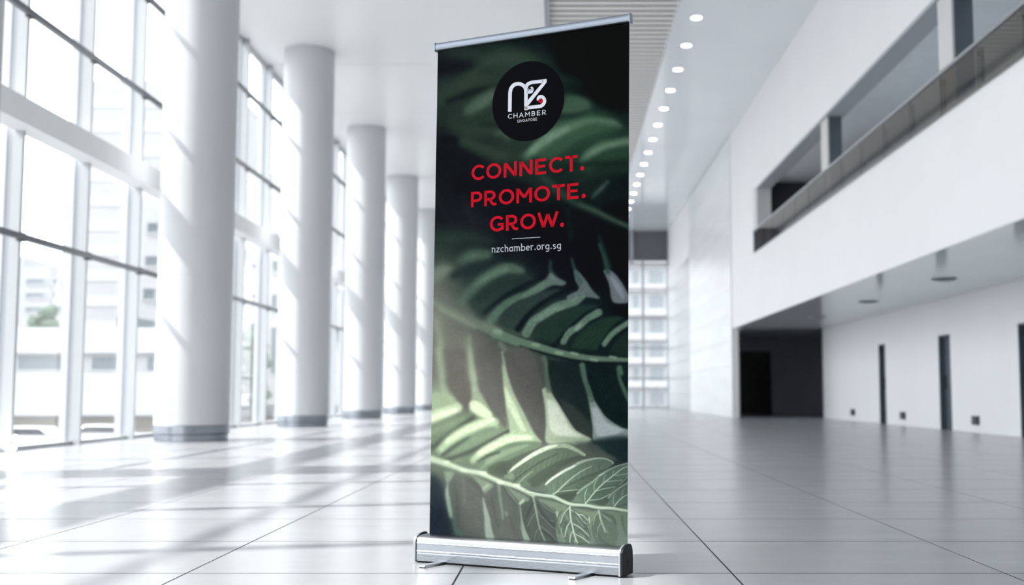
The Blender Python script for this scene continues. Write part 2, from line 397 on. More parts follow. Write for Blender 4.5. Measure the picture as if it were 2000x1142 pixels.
# ---------------------------------------------------------------- roll-up banner
BL_ = .8771
ban = empty('rollup_banner', (-.581, 4.647, 0), 'tall roll-up banner with dark green fern print and red slogan, standing on the tile floor', 'banner stand', rz=math.radians(-25.747))
PX0, PW, LEAN, PZ0, PZ1, PY = .031, .857, .018, .104, 2.088, .050
def hom(src, dst):
    A = []; B = []
    for (x, y), (u, v) in zip(src, dst):
        A.append([x, y, 1, 0, 0, 0, -u*x, -u*y]); B.append(u)
        A.append([0, 0, 0, x, y, 1, -v*x, -v*y]); B.append(v)
    h = np.linalg.solve(np.array(A, float), np.array(B, float)); return np.append(h, 1).reshape(3, 3)
RC = [(0, 1), (1, 1), (1, 0), (0, 0)]; PC = [(856, 95), (1229, 41), (1226, 1065), (838, 1043)]
HM = hom(RC, PC); HI = np.linalg.inv(HM)
def ab(px, py):
    q = HI @ np.array([px, py, 1.0]); return q[0]/q[2], q[1]/q[2]
def ptn(a, b): return (PX0+PW*a+LEAN*b, PZ0+(PZ1-PZ0)*b)
# --- the fern photograph printed on the panel, painted as colours of the print itself
GX, GZ = 345, 850
OX, OY, CW, CH = 834, 36, 398, 1034
yy_, xx_ = np.mgrid[0:CH, 0:CW]; PXX = xx_+OX; PYY = yy_+OY
base = [[(38,56,52),(34,50,48),(18,30,32),(9,15,21),(4,8,12),(8,16,16)],
 [(20,28,34),(40,58,50),(44,70,57),(28,48,43),(4,10,14),(3,8,12)],
 [(48,66,58),(48,70,56),(50,76,60),(32,56,46),(12,26,26),(4,8,12)],
 [(30,42,40),(48,70,58),(46,72,56),(56,94,68),(60,104,74),(28,48,42)],
 [(20,24,32),(22,30,34),(46,66,56),(30,56,46),(42,80,58),(40,74,54)],
 [(24,28,36),(20,22,32),(20,26,33),(28,46,42),(24,44,40),(14,28,30)],
 [(26,30,38),(28,34,42),(17,22,30),(14,19,26),(13,24,27),(11,19,24)],
 [(46,64,56),(32,46,44),(20,24,33),(14,17,26),(13,17,24),(11,15,22)],
 [(98,106,92),(40,60,55),(32,50,48),(17,23,31),(11,15,24),(11,15,24)],
 [(104,110,98),(92,104,90),(30,46,46),(36,54,50),(20,36,36),(9,15,21)],
 [(95,98,88),(98,100,90),(70,84,72),(24,42,40),(20,38,36),(14,28,30)],
 [(96,98,90),(92,92,86),(98,96,90),(56,66,60),(19,29,33),(18,36,35)],
 [(120,140,112),(84,84,78),(90,90,86),(84,87,83),(34,54,48),(16,30,31)],
 [(104,122,98),(112,132,104),(110,128,104),(94,98,90),(66,84,72),(26,50,50)],
 [(92,104,86),(102,120,96),(104,122,98),(98,110,92),(82,88,80),(34,48,50)],
 [(66,76,72),(86,92,84),(86,92,85),(90,106,90),(100,118,98),(84,104,90)],
 [(32,40,50),(76,84,78),(84,88,82),(82,88,84),(78,90,80),(92,110,98)],
 [(28,34,46),(54,72,70),(88,94,88),(82,90,84),(86,98,86),(94,114,100)]]
base = np.array(base, float)
gy = np.clip((PYY-60)/60.0, 0, 16.999); gx = np.clip((PXX-850)/75.0, 0, 4.999)
def sm(t): return t*t*(3-2*t)
iy = gy.astype(int); ix = gx.astype(int); fy = sm(gy-iy)[..., None]; fx = sm(gx-ix)[..., None]
CV = (base[iy, ix]*(1-fx)+base[iy, ix+1]*fx)*(1-fy)+(base[iy+1, ix]*(1-fx)+base[iy+1, ix+1]*fx)*fy
rng = np.random.default_rng(5)
def blur(a, k):
    ker = np.exp(-.5*(np.arange(-3*k, 3*k+1)/k)**2); ker /= ker.sum()
    p = np.pad(a, 3*k, mode='edge')
    p = np.apply_along_axis(lambda r_: np.convolve(r_, ker, 'valid'), 1, p)
    return np.apply_along_axis(lambda r_: np.convolve(r_, ker, 'valid'), 0, p)
NZ = blur(rng.normal(size=(CH, CW)), 1); NZ /= NZ.std()
NZ2 = blur(rng.normal(size=(CH, CW)), 5); NZ2 /= NZ2.std()
CR = {1: (830, 30, 4.393), 2: (830, 260, 4.393), 3: (830, 480, 4.393), 4: (830, 680, 4.393), 5: (1030, 860, 5.19), 6: (830, 860, 5.19), 0: (0, 0, 1)}
def smooth(P, m=7):
    P = np.array(P, float)
    if len(P) < 3: return np.array([P[0]+(P[-1]-P[0])*t for t in np.linspace(0, 1, 5)])
    Q = np.vstack([2*P[0]-P[1], P, 2*P[-1]-P[-2]]); out = []
    for i in range(1, len(Q)-2):
        p0, p1, p2, p3 = Q[i-1:i+3]
        for t in np.linspace(0, 1, m, endpoint=False):
            out.append(.5*(2*p1+(p2-p0)*t+(2*p0-5*p1+4*p2-p3)*t*t+(3*p1-p0-3*p2+p3)*t**3))
    out.append(Q[-2]); return np.array(out)
def comp(sl_, al, col, tex, grain=0):
    al = al[..., None]; c = np.array(col, float)
    if tex: c = c*(1+.5*tex*np.clip(NZ[sl_][..., None], -2, 2.5))
    CV[sl_] = CV[sl_]*(1-al)+c*al
def st_(cr, P, col, soft=8, op=1, tex=0):
    """soft tapered stroke; points (x, y, half width) in the units of a close-up cr"""
    ox, oy, sc = CR[cr]; P = smooth([(ox+x/sc, oy+y/sc, w_/sc) for x, y, w_ in P]); soft = soft/sc
    pad = P[:, 2].max()+soft+1
    x0 = int(max(P[:, 0].min()-pad-OX, 0)); x1 = int(min(P[:, 0].max()+pad-OX+1, CW)); y0 = int(max(P[:, 1].min()-pad-OY, 0)); y1 = int(min(P[:, 1].max()+pad-OY+1, CH))
    if x1 <= x0 or y1 <= y0: return
    s_ = (slice(y0, y1), slice(x0, x1)); X_, Y_ = PXX[s_], PYY[s_]; best = np.full(X_.shape, 1e9)
    for (ax, ay, aw), (bx, by, bw) in zip(P[:-1], P[1:]):
        dx, dy = bx-ax, by-ay; q = dx*dx+dy*dy+1e-9
        t = np.clip(((X_-ax)*dx+(Y_-ay)*dy)/q, 0, 1)
        best = np.minimum(best, np.hypot(X_-ax-t*dx, Y_-ay-t*dy)-(aw+(bw-aw)*t))
    al = sm(np.clip(.5-best/(soft+.6), 0, 1))*op; comp(s_, al, col, tex)
def pl_(cr, P, col, soft=8, op=1, tex=0, m=6):
    """soft filled outline"""
    ox, oy, sc = CR[cr]; P = [(ox+x/sc, oy+y/sc) for x, y in P]; soft = soft/sc
    Q = smooth(P+[P[0]], m) if m > 1 else np.array(P+[P[0]], float); pad = soft+1
    x0 = int(max(Q[:, 0].min()-pad-OX, 0)); x1 = int(min(Q[:, 0].max()+pad-OX+1, CW)); y0 = int(max(Q[:, 1].min()-pad-OY, 0)); y1 = int(min(Q[:, 1].max()+pad-OY+1, CH))
    if x1 <= x0 or y1 <= y0: return
    s_ = (slice(y0, y1), slice(x0, x1)); X_, Y_ = PXX[s_], PYY[s_]; best = np.full(X_.shape, 1e9); ins = np.zeros(X_.shape, bool)
    for (ax, ay), (bx, by) in zip(Q[:-1], Q[1:]):
        dx, dy = bx-ax, by-ay; q = dx*dx+dy*dy+1e-9; t = np.clip(((X_-ax)*dx+(Y_-ay)*dy)/q, 0, 1)
        best = np.minimum(best, np.hypot(X_-ax-t*dx, Y_-ay-t*dy))
        if ay != by: ins ^= ((ay > Y_) != (by > Y_)) & (X_ < dx*(Y_-ay)/(by-ay+1e-12)+ax)
    best = np.where(ins, -best, best); comp(s_, sm(np.clip(.5-best/(soft+.6), 0, 1))*op, col, tex)
# -- upper, out-of-focus fronds
st_(1, [(100,290,30),(350,320,50),(560,380,20)], (46,68,58), 110, .7)
st_(1, [(110,470,40),(330,430,50),(620,500,20)], (18,24,32), 90, .8)
st_(1, [(400,500,30),(620,360,60),(880,390,60),(1020,450,10)], (58,88,68), 110, .8)
st_(1, [(110,740,40),(330,580,50),(600,500,50)], (56,78,62), 110, .8)
st_(1, [(200,730,20),(400,660,28),(600,600,15)], (16,26,28), 60, .8)
st_(1, [(380,820,46),(480,740,60),(600,660,50)], (88,120,94), 70, .75, .05)
st_(1, [(400,810,14),(470,760,30),(570,690,28)], (104,136,108), 50, .6, .10)
st_(1, [(120,880,40),(330,900,50),(560,880,60)], (44,66,54), 110, .8)
st_(1, [(260,960,30),(430,1000,50),(600,960,40)], (52,76,60), 90, .7)
st_(1, [(620,1010,20),(680,990,40),(720,1040,20)], (80,116,88), 60, .7)
st_(1, [(480,930,10),(580,930,18),(640,950,10)], (22,36,34), 50, .7)
st_(1, [(1150,540,40),(1260,500,60),(1340,560,30)], (34,60,50), 130, .7)
pl_(1, [(1080,90),(1760,50),(1760,760),(1560,780),(1440,690),(1340,540),(1180,480),(1090,300)], (4,8,12), 90, .85)
st_(1, [(1680,70,10),(1760,90,30)], (26,50,38), 60, .8)
st_(1, [(860,240,14),(1000,260,14),(1080,330,10)], (20,34,42), 80, .6)
pl_(1, [(1170,760),(1230,700),(1380,720),(1440,800),(1400,850),(1180,840)], (76,120,86), 70, .85)
st_(1, [(1180,700,14),(1290,700,22),(1400,740,10)], (84,130,96), 60, .6)
st_(1, [(1120,870,22),(1300,850,18),(1480,800,12),(1700,820,14)], (16,36,36), 50, .7)
# leaf with bright crest
pl_(1, [(880,1190),(1020,1010),(1180,920),(1400,870),(1600,890),(1690,960),(1560,1050),(1320,1130),(1100,1230)], (62,108,74), 60, .9)
st_(1, [(870,1200,34),(980,1110,44),(1120,1010,46),(1260,950,36),(1420,900,24),(1600,910,22),(1680,950,8)], (108,156,118), 40, .75, .07)
st_(1, [(900,1170,20),(980,1100,30),(1110,1020,30),(1230,965,18)], (140,186,148), 26, .65, .16)
pl_(2, [(1080,230),(1280,80),(1500,-10),(1750,-60),(1750,30),(1560,50),(1400,130),(1330,220)], (34,68,52), 50, .6)
st_(2, [(1340,240,20),(1400,180,36),(1520,110,40),(1640,80,34),(1760,60,40)], (96,140,104), 36, .8, .08)
st_(2, [(1390,190,14),(1500,125,22),(1640,85,20),(1760,60,22)], (126,172,132), 24, .6, .14)
st_(2, [(1390,300,30),(1560,200,40),(1760,140,40)], (44,84,58), 50, .8)
st_(2, [(1150,330,20),(1300,260,18),(1460,260,20),(1760,250,26)], (16,36,34), 50, .7)
st_(2, [(1320,400,20),(1500,320,30),(1740,300,40)], (30,58,46), 60, .7)
st_(2, [(1440,540,10),(1500,480,14),(1570,410,10)], (104,140,118), 30, .75)
st_(2, [(1470,560,30),(1640,520,50),(1750,500,50)], (20,38,36), 60, .6)
# second rib crossing behind the slogan
st_(2, [(620,230,40),(780,320,50),(1000,400,40)], (32,54,46), 80, .8)
st_(2, [(330,60,40),(520,140,55),(680,190,40)], (60,84,66), 80, .8)
st_(2, [(160,40,30),(260,60,30)], (14,18,26), 60, .8)
st_(2, [(820,190,20),(960,310,20),(1080,430,30),(1260,570,32),(1460,660,28),(1600,730,24),(1760,800,22)], (52,82,66), 50, .8)
st_(2, [(1330,600,10),(1460,655,16),(1600,725,12),(1760,795,10)], (80,110,88), 26, .6)
st_(2, [(1230,640,12),(1240,760,16),(1250,900,16)], (20,44,38), 46, .7)
st_(2, [(1500,880,14),(1540,1000,16),(1590,1130,14)], (26,56,50), 40, .8)
st_(2, [(350,560,20),(380,680,26),(430,840,16)], (34,42,50), 60, .6)
st_(2, [(100,500,14),(150,660,18),(240,800,14)], (34,46,48), 60, .6)
st_(2, [(660,820,12),(680,900,14),(720,1000,10)], (22,38,42), 46, .6)
# -- middle
st_(3, [(80,-60,50),(300,-90,50),(560,-60,20)], (44,66,56), 90, .7)
st_(3, [(300,120,30),(400,70,50),(540,60,40)], (80,110,90), 60, .75, .04)
st_(3, [(330,110,14),(420,80,26),(520,80,12)], (98,130,106), 40, .5, .10)
st_(3, [(240,240,30),(420,190,30),(640,110,18)], (26,44,44), 60, .85)
st_(3, [(80,250,50),(150,200,50),(220,180,20)], (128,148,122), 60, .7)
pl_(3, [(340,440),(420,330),(620,200),(800,130),(880,230),(980,300),(800,370),(600,500),(480,620)], (40,60,54), 60, .8)
st_(3, [(320,460,30),(430,340,40),(560,240,46),(700,180,46),(830,200,26)], (86,116,94), 46, .8, .05)
st_(3, [(440,320,16),(560,240,26),(700,185,24)], (100,132,108), 34, .5, .10)
st_(3, [(470,440,40),(640,320,40),(820,290,30),(950,290,10)], (36,54,50), 60, .8)
st_(3, [(520,560,14),(660,440,18),(820,350,20),(1000,260,12)], (14,24,30), 46, .85)
st_(3, [(1080,120,10),(1080,200,16),(1110,260,26)], (50,76,72), 34, .8)
pl_(3, [(1040,270),(1080,220),(1120,250),(1210,300),(1180,330),(1090,330),(960,400),(840,440),(860,390)], (104,126,116), 26, .85, .03)
st_(3, [(560,640,34),(650,530,34),(760,450,30),(900,390,26),(1040,310,20)], (88,122,98), 34, .85, .05)
pl_(3, [(620,660),(720,530),(880,430),(1060,370),(1150,370),(1000,480),(880,620),(820,720)], (46,66,60), 40, .8)
st_(3, [(800,700,26),(900,570,22),(1040,460,18),(1180,390,14),(1290,330,10)], (12,24,28), 34, .9)
pl_(3, [(1280,200),(1310,200),(1380,280),(1440,370),(1500,440),(1380,430),(1260,470),(1220,420),(1320,360),(1290,280)], (98,118,112), 20, .9, .03)
st_(3, [(1260,100,10),(1290,200,16),(1330,300,24)], (60,88,80), 26, .7)
st_(3, [(870,740,36),(930,640,38),(1020,580,38),(1140,510,40),(1280,470,36),(1360,430,16)], (98,128,108), 22, .9, .07)
st_(3, [(960,620,16),(1090,540,24),(1180,520,20)], (120,150,128), 20, .5, .14)
pl_(3, [(920,760),(1020,640),(1200,540),(1380,490),(1480,520),(1330,640),(1180,760),(1140,830)], (34,58,48), 34, .85)
st_(3, [(1100,860,20),(1240,700,18),(1400,560,14),(1520,510,10)], (12,26,28), 26, .8)
st_(3, [(1190,810,26),(1240,730,28),(1320,680,30),(1400,610,28),(1490,560,34)], (100,130,108), 16, .9, .10)
st_(3, [(1300,700,16),(1330,670,16)], (150,172,158), 14, .6)
pl_(3, [(1250,860),(1340,730),(1500,620),(1660,590),(1740,640),(1640,720),(1540,830),(1480,880)], (32,60,46), 30, .85)
st_(3, [(1500,870,16),(1600,700,12),(1740,600,10)], (10,22,26), 22, .8)
st_(3, [(1540,830,22),(1600,750,24),(1680,690,22),(1760,640,24)], (104,134,112), 16, .9, .06)
pl_(3, [(1580,890),(1660,780),(1760,720),(1760,920),(1660,930)], (26,50,40), 24, .8)
for i in range(6): st_(3, [(1280+i*60,880-i*20,2),(1380+i*60,760-i*10,3),(1500+i*40,700-i*10,1)], (50,82,64), 8, .35)
pl_(3, [(1530,200),(1580,190),(1660,260),(1740,390),(1760,470),(1640,480),(1600,440),(1580,320)], (112,124,128), 20, .9, .03)
st_(3, [(1500,-20,14),(1540,90,18),(1570,210,22)], (40,78,62), 26, .85)
st_(3, [(1600,260,10),(1660,350,24),(1700,430,14)], (140,148,160), 24, .7)
pl_(3, [(1660,220),(1760,330),(1760,-40),(1560,-40)], (10,14,22), 16, .6)
# main rib of the middle frond
st_(3, [(60,480,34),(250,560,40),(420,650,42),(620,740,46),(800,800,40),(960,850,36),(1160,910,32),(1420,960,26),(1760,975,20)], (18,30,30), 40, .35)
st_(3, [(60,470,26),(250,560,34),(430,650,40),(620,730,44)], (130,146,122), 36, .75)
st_(3, [(120,530,10),(260,600,12),(430,690,12)], (156,172,140), 18, .5)
st_(3, [(130,490,8),(300,570,8),(480,660,10)], (98,104,92), 18, .6)
st_(3, [(600,735,44),(800,810,38),(960,850,32),(1160,905,28),(1420,950,24),(1760,965,17)], (96,128,102), 14, .92)
for x_, y_, a in ((620,725,40),(950,835,26),(1150,905,26),(1280,910,22),(1450,965,24),(1610,940,20)): st_(3, [(x_-20,y_-4,a*.5),(x_+26,y_+4,a*.55)], (140,168,138), 18, .75)
st_(3, [(820,850,8),(1160,945,8),(1420,990,8),(1740,1000,7)], (14,28,30), 18, .8)
# lower side of the middle frond
st_(3, [(100,620,16),(120,760,20),(140,900,24),(170,1100,28)], (128,144,116), 34, .65)
st_(3, [(330,780,12),(350,960,20),(390,1130,22)], (116,128,108), 30, .5)
st_(3, [(380,760,12),(390,940,18),(420,1130,26)], (142,160,130), 22, .75)
st_(3, [(650,830,22),(690,880,26)], (128,140,120), 34, .6)
st_(3, [(660,900,10),(680,1020,16),(700,1140,22)], (164,184,148), 18, .85)
pl_(3, [(840,870),(980,920),(1020,980),(1080,1140),(950,1140),(900,1000)], (60,66,60), 50, .5)
pl_(3, [(1060,960),(1340,1000),(1330,1140),(1090,1140)], (20,34,36), 26, .6)
st_(3, [(1020,950,22),(1040,1010,16),(1050,1090,14)], (90,122,98), 22, .85)
st_(3, [(1350,1010,24),(1370,1070,16),(1380,1140,14)], (80,110,90), 20, .85)
st_(3, [(1670,1030,22),(1690,1080,16)], (72,110,84), 20, .85)
# -- lower middle: dark finger leaves and bright gaps
pl_(4, [(150,0),(340,0),(360,200),(370,480),(330,500),(240,400),(180,250)], (88,86,80), 40, .85)
pl_(4, [(430,0),(650,0),(670,400),(700,640),(660,640),(540,440),(460,280)], (90,90,84), 34, .8)
pl_(4, [(690,0),(900,0),(1000,300),(1030,760),(980,780),(870,560),(720,260)], (92,90,85), 26, .85)
pl_(4, [(870,0),(1010,60),(1050,220),(1120,380),(1000,400),(940,200)], (84,86,80), 40, .6)
pl_(4, [(1060,90),(1330,140),(1370,300),(1420,560),(1440,760),(1340,740),(1220,600),(1110,400),(1060,220)], (24,38,38), 20, .85)
pl_(4, [(1160,420),(1300,500),(1420,640),(1430,760),(1330,720),(1220,600)], (70,78,68), 50, .55)
pl_(4, [(1380,130),(1640,150),(1700,330),(1760,460),(1760,680),(1660,660),(1520,540),(1440,390)], (16,32,32), 16, .9)
for i in range(7): st_(4, [(1420+i*30,170+i*6,2),(1500+i*34,330,3),(1560+i*36,500+i*10,1)], (34,60,52), 8, .4)
pl_(4, [(400,330),(440,320),(520,440),(600,600),(640,690),(560,640),(460,580),(380,520),(400,420)], (150,172,132), 34, .75, .02)
st_(4, [(410,470,30),(450,500,50),(540,560,36)], (206,224,180), 30, .75, .04)
st_(4, [(110,0,16),(130,160,20),(160,340,24),(230,430,30)], (140,158,126), 34, .7)
st_(4, [(385,0,18),(405,160,22),(430,340,28)], (142,160,130), 26, .8)
pl_(4, [(50,360),(180,380),(290,460),(160,500),(50,540)], (140,164,124), 34, .7)
st_(4, [(50,590,44),(140,550,46),(280,500,40)], (178,200,156), 30, .85, .05)
st_(4, [(60,590,26),(140,560,26),(260,520,18)], (212,230,186), 18, .6, .08)
pl_(4, [(40,680),(200,600),(380,540),(420,580),(250,700),(100,790),(40,800)], (100,120,92), 36, .85)
st_(4, [(40,720,20),(200,650,26),(330,590,14)], (126,148,114), 30, .5)
st_(4, [(50,850,22),(240,715,24),(410,590,22)], (66,74,64), 30, .85)
st_(4, [(130,870,36),(220,780,44),(340,700,48),(480,640,46),(600,620,34)], (160,186,142), 26, .9, .06)
st_(4, [(190,790,20),(340,695,26),(480,640,26),(580,600,22)], (206,226,178), 18, .7, .09)
pl_(4, [(130,920),(300,800),(480,710),(620,680),(690,700),(520,790),(380,880),(300,960),(200,960)], (112,134,104), 30, .9)
st_(4, [(240,900,20),(400,790,24),(580,720,14)], (122,144,112), 24, .5)
st_(4, [(150,910,14),(250,830,18),(380,750,8)], (60,72,62), 22, .75)
st_(4, [(180,950,18),(400,870,18),(560,785,16),(720,700,16)], (66,74,66), 24, .85)
pl_(4, [(660,130),(690,160),(760,360),(840,520),(930,700),(1000,800),(840,760),(740,740),(720,620),(690,460)], (156,180,140), 18, .9, .03)
st_(4, [(690,330,12),(740,470,30),(800,600,26),(850,690,20)], (200,220,176), 26, .7, .04)
st_(4, [(410,950,26),(500,880,40),(600,820,42),(740,760,48),(900,750,44)], (160,186,142), 22, .95, .06)
st_(4, [(470,890,22),(600,820,24),(740,765,28),(900,750,20)], (212,230,186), 16, .7, .10)
pl_(4, [(440,980),(560,890),(740,800),(920,790),(1000,800),(960,850),(800,900),(700,980),(620,1070),(520,1060)], (104,126,98), 22, .95)
st_(4, [(540,960,26),(700,880,26),(880,820,12)], (142,166,128), 22, .6)
st_(4, [(450,960,8),(540,910,12),(640,880,8)], (54,66,56), 16, .7)
pl_(4, [(560,1060),(660,980),(780,920),(900,870),(1000,850),(860,960),(760,1060)], (70,80,68), 26, .6)
pl_(4, [(1005,340),(1050,330),(1140,450),(1220,580),(1300,690),(1430,770),(1240,790),(1050,800),(1040,640),(1030,500)], (168,186,150), 16, .95, .02)
pl_(4, [(1040,420),(1120,450),(1190,560),(1260,680),(1350,740),(1200,740),(1090,700),(1060,560)], (222,232,206), 34, .85, .03)
st_(4, [(1040,180,14),(1050,260,20),(1060,350,20)], (80,112,88), 24, .75)
pl_(4, [(1060,760),(1200,750),(1400,770),(1420,800),(1200,810)], (150,172,138), 26, .7)
pl_(4, [(1400,400),(1430,400),(1500,500),(1560,580),(1680,660),(1760,690),(1760,760),(1560,780),(1450,780),(1440,660),(1420,520)], (128,148,136), 12, .95, .03)
pl_(4, [(1430,500),(1480,500),(1560,620),(1700,690),(1560,740),(1470,720)], (172,182,186), 30, .8, .03)
st_(4, [(1350,140,22),(1365,240,18),(1400,330,22),(1430,430,24)], (76,110,88), 16, .85)
st_(4, [(1665,170,22),(1670,240,14),(1700,320,18),(1750,430,18)], (66,108,82), 16, .85)
pl_(4, [(1400,800),(1500,760),(1760,750),(1760,960),(1660,940),(1560,900),(1420,860)], (24,44,46), 50, .85)
pl_(4, [(1300,790),(1440,800),(1560,880),(1640,940),(1420,920),(1340,850)], (86,94,86), 40, .7)
def soften(mask, k):
    global CV
    B_ = np.stack([blur(CV[..., i], k) for i in range(3)], -1); CV = CV*(1-mask[..., None])+B_*mask[..., None]
soften(np.ones((CH, CW)), 1)
soften(np.clip((560-PYY-(PXX-1000)*.35)/160, 0, 1)*.9, 3)
soften(np.clip((1000-PXX)/90, 0, 1)*np.clip((PYY-430)/60, 0, 1)*np.clip((790-PYY)/60, 0, 1)*.9, 4)
soften(np.clip((960-PXX)/90, 0, 1)*np.clip((PYY-740)/60, 0, 1)*.8, 2)
# -- foreground frond, sharp on the right
pl_(4, [(700,1060),(800,960),(930,880),(1080,810),(1220,800),(1320,840),(1380,900),(1300,920),(1180,980),(1080,1060),(980,1160),(760,1160)], (92,112,90), 9, .97)
pl_(4, [(880,1120),(1060,1000),(1220,930),(1340,910),(1200,1000),(1080,1100),(940,1180)], (66,78,66), 30, .7)
for i in range(11):
    t_ = i/10; st_(4, [(800+t_*440,1010-t_*150,1.5),(770+t_*450,1080-t_*150,2.5),(790+t_*430,1120-t_*150,1)], (62,76,62), 7, .5)
st_(4, [(740,1150,6),(860,1050,6),(1000,960,6),(1140,890,4)], (58,70,60), 12, .6)
st_(4, [(716,1050,12),(810,980,16),(930,900,20),(1070,835,22),(1200,820,20),(1300,860,14),(1370,900,12)], (150,172,140), 8, .95, .04)
st_(4, [(724,1045,6),(810,980,12),(930,900,14),(1060,838,14),(1130,820,8)], (208,222,194), 7, .8, .08)
st_(5, [(0,500,16),(120,536,22),(220,552,22),(300,578,24),(430,630,26),(600,650,24),(760,672,22),(900,676,22),(1040,700,20)], (52,66,56), 30, .6)
# leaf two
pl_(5, [(190,440),(260,370),(380,300),(520,220),(640,170),(760,155),(860,190),(880,215),(800,280),(760,340),(660,390),(560,450),(500,510),(430,590),(280,550),(220,520)], (92,114,94), 5, .97)
pl_(5, [(300,500),(500,380),(700,300),(800,270),(760,340),(660,390),(540,470),(430,590),(290,545)], (72,90,74), 16, .8)
pl_(5, [(290,540),(430,510),(540,480),(500,540),(430,600)], (60,72,62), 16, .7)
for i in range(9):
    t_ = i/8; x_, y_ = 260+t_*480, 400-t_*190
    st_(5, [(x_,y_,1.5),(x_-12,y_+50,2.5),(x_+10,y_+110-30*t_,1.5)], (60,76,62), 5, .6)
    st_(5, [(x_+60,y_+90-10*t_,1.5),(x_+160,y_+66-14*t_,2.5),(x_+250-60*t_,y_+70-10*t_,1.5)], (122,144,120), 6, .35 if i > 1 else .6)
st_(5, [(186,432,9),(230,385,12),(330,320,14),(440,262,14),(540,205,14),(640,175,11),(760,162,8),(850,190,7),(870,215,7)], (146,168,142), 5, .95, .05)
st_(5, [(190,430,6),(260,370,10),(380,290,11),(480,240,9)], (206,214,206), 5, .75, .08)
st_(5, [(262,530,8),(300,505,8),(400,410,7),(470,350,6),(560,290,5),(650,245,4)], (158,178,150), 5, .9)
st_(5, [(310,505,4),(420,490,5),(540,484,3)], (156,176,148), 4, .85)
st_(5, [(262,520,3),(265,460,4),(250,410,2)], (122,144,118), 4, .7)
# leaf three
pl_(5, [(505,525),(560,470),(650,410),(740,330),(860,260),(960,220),(1040,208),(1040,330),(980,370),(920,430),(860,490),(820,560),(800,620),(600,630)], (86,110,92), 4, .97)
pl_(5, [(620,600),(760,560),(830,530),(820,610),(760,640)], (60,74,64), 12, .7)
pl_(5, [(590,600),(680,500),(760,440),(880,430),(960,390),(860,480),(820,540),(700,600)], (70,92,76), 16, .6)
st_(5, [(508,520,9),(570,465,10),(660,405,9),(740,335,10),(860,262,7),(960,225,5),(1030,212,5)], (136,160,136), 4, .95, .06)
st_(5, [(735,335,8),(780,315,5)], (190,204,190), 4, .7)
st_(5, [(590,625,6),(690,500,6),(780,410,6),(870,340,5),(960,270,4),(1030,240,3)], (176,196,170), 4, .95)
for a in ([(630,590,4),(740,575,4),(835,528,4)], [(690,495,4),(790,470,4),(890,452,3)], [(790,400,4),(880,390,3),(965,383,3)], [(880,335,3),(950,328,3),(1030,315,2)],
          [(590,615,3),(585,540,4),(605,470,3)], [(680,500,3),(682,430,4),(715,375,3)], [(770,410,3),(780,360,3),(800,330,2)], [(860,345,3),(870,310,3),(880,285,2)], [(930,430,2),(990,380,3),(1030,340,2)]):
    st_(5, a, (164,186,160), 4, .85)
# leaf four at the edge
pl_(5, [(820,565),(880,500),(960,440),(1040,400),(1040,690),(880,670)], (84,106,90), 4, .97)
st_(5, [(822,562,7),(880,505,6),(960,445,6),(1030,405,5)], (130,154,132), 4, .95)
st_(5, [(880,655,6),(930,590,5),(980,550,4),(1030,520,3)], (168,190,164), 4, .9)
st_(5, [(878,640,3),(872,580,4),(890,520,2)], (150,172,148), 4, .8)
st_(5, [(960,560,3),(965,510,3),(985,470,2)], (140,164,138), 4, .7)
st_(5, [(885,665,14),(960,640,10),(1030,620,8)], (62,78,66), 14, .5)
# under leaves, right
pl_(5, [(-160,530),(60,570),(180,640),(300,730),(300,860),(340,1010),(300,1060),(-30,1060),(-120,900)], (66,76,70), 26, .75)
pl_(5, [(110,580),(330,620),(410,660),(360,730),(320,860),(300,700),(200,640)], (104,124,98), 20, .9)
pl_(5, [(430,660),(610,700),(720,700),(670,800),(640,900),(620,760),(520,710)], (102,122,98), 20, .9)
pl_(5, [(740,700),(900,700),(1040,740),(1040,900),(900,860),(820,760)], (94,114,92), 20, .8)
pl_(5, [(340,830),(360,730),(430,660),(520,720),(620,790),(620,900),(640,1060),(420,1060),(370,950)], (80,98,84), 7, .95)
for (cx_, cy_, a_, b_) in ((400,760,30,60),(540,840,40,40),(420,900,26,60),(560,940,36,30),(500,780,20,30)):
    st_(5, [(cx_-a_*.5,cy_-b_*.5,14),(cx_+a_*.5,cy_+b_*.5,14)], (108,130,108), 26, .6)
pl_(5, [(295,720),(320,760),(340,880),(370,960),(420,1060),(340,1060),(300,960),(290,850)], (98,116,100), 6, .9)
pl_(5, [(615,770),(640,830),(660,920),(700,1060),(640,1060),(610,880)], (94,114,98), 6, .9)
st_(5, [(300,710,10),(310,770,5)], (150,170,146), 5, .85); st_(5, [(626,768,9),(634,820,4)], (150,170,146), 5, .85)
st_(5, [(345,870,4),(355,940,3),(365,970,2)], (150,172,150), 4, .7)
st_(5, [(432,655,10),(440,760,8),(460,860,7),(485,960,7),(515,1030,5)], (160,182,158), 4, .95)
for a in ([(425,665,5),(370,730,5),(338,820,4)], [(440,800,4),(400,870,5),(382,960,4)], [(465,900,4),(440,950,5),(430,1020,4)], [(450,690,4),(510,730,6),(560,800,5),(600,830,3)],
          [(510,735,5),(560,740,5),(612,790,4)], [(470,830,5),(540,870,5),(625,950,4)], [(490,935,4),(560,970,5),(630,1025,4)], [(490,980,4),(480,1030,4)]):
    st_(5, a, (168,190,166), 4, .85)
for a in ([(350,700,5),(300,800,6),(330,930,6)], [(470,700,5),(600,860,6),(640,960,5)], [(400,800,4),(370,900,5)], [(520,890,5),(640,990,5)], [(480,760,4),(520,830,5),(600,900,4)]):
    st_(5, a, (54,68,60), 8, .6)
pl_(5, [(665,860),(690,760),(730,710),(820,760),(900,830),(920,960),(880,1060),(720,1060),(680,960)], (80,98,84), 14, .85)
st_(5, [(725,695,10),(745,780,8),(770,850,6),(790,910,5)], (148,170,146), 6, .85)
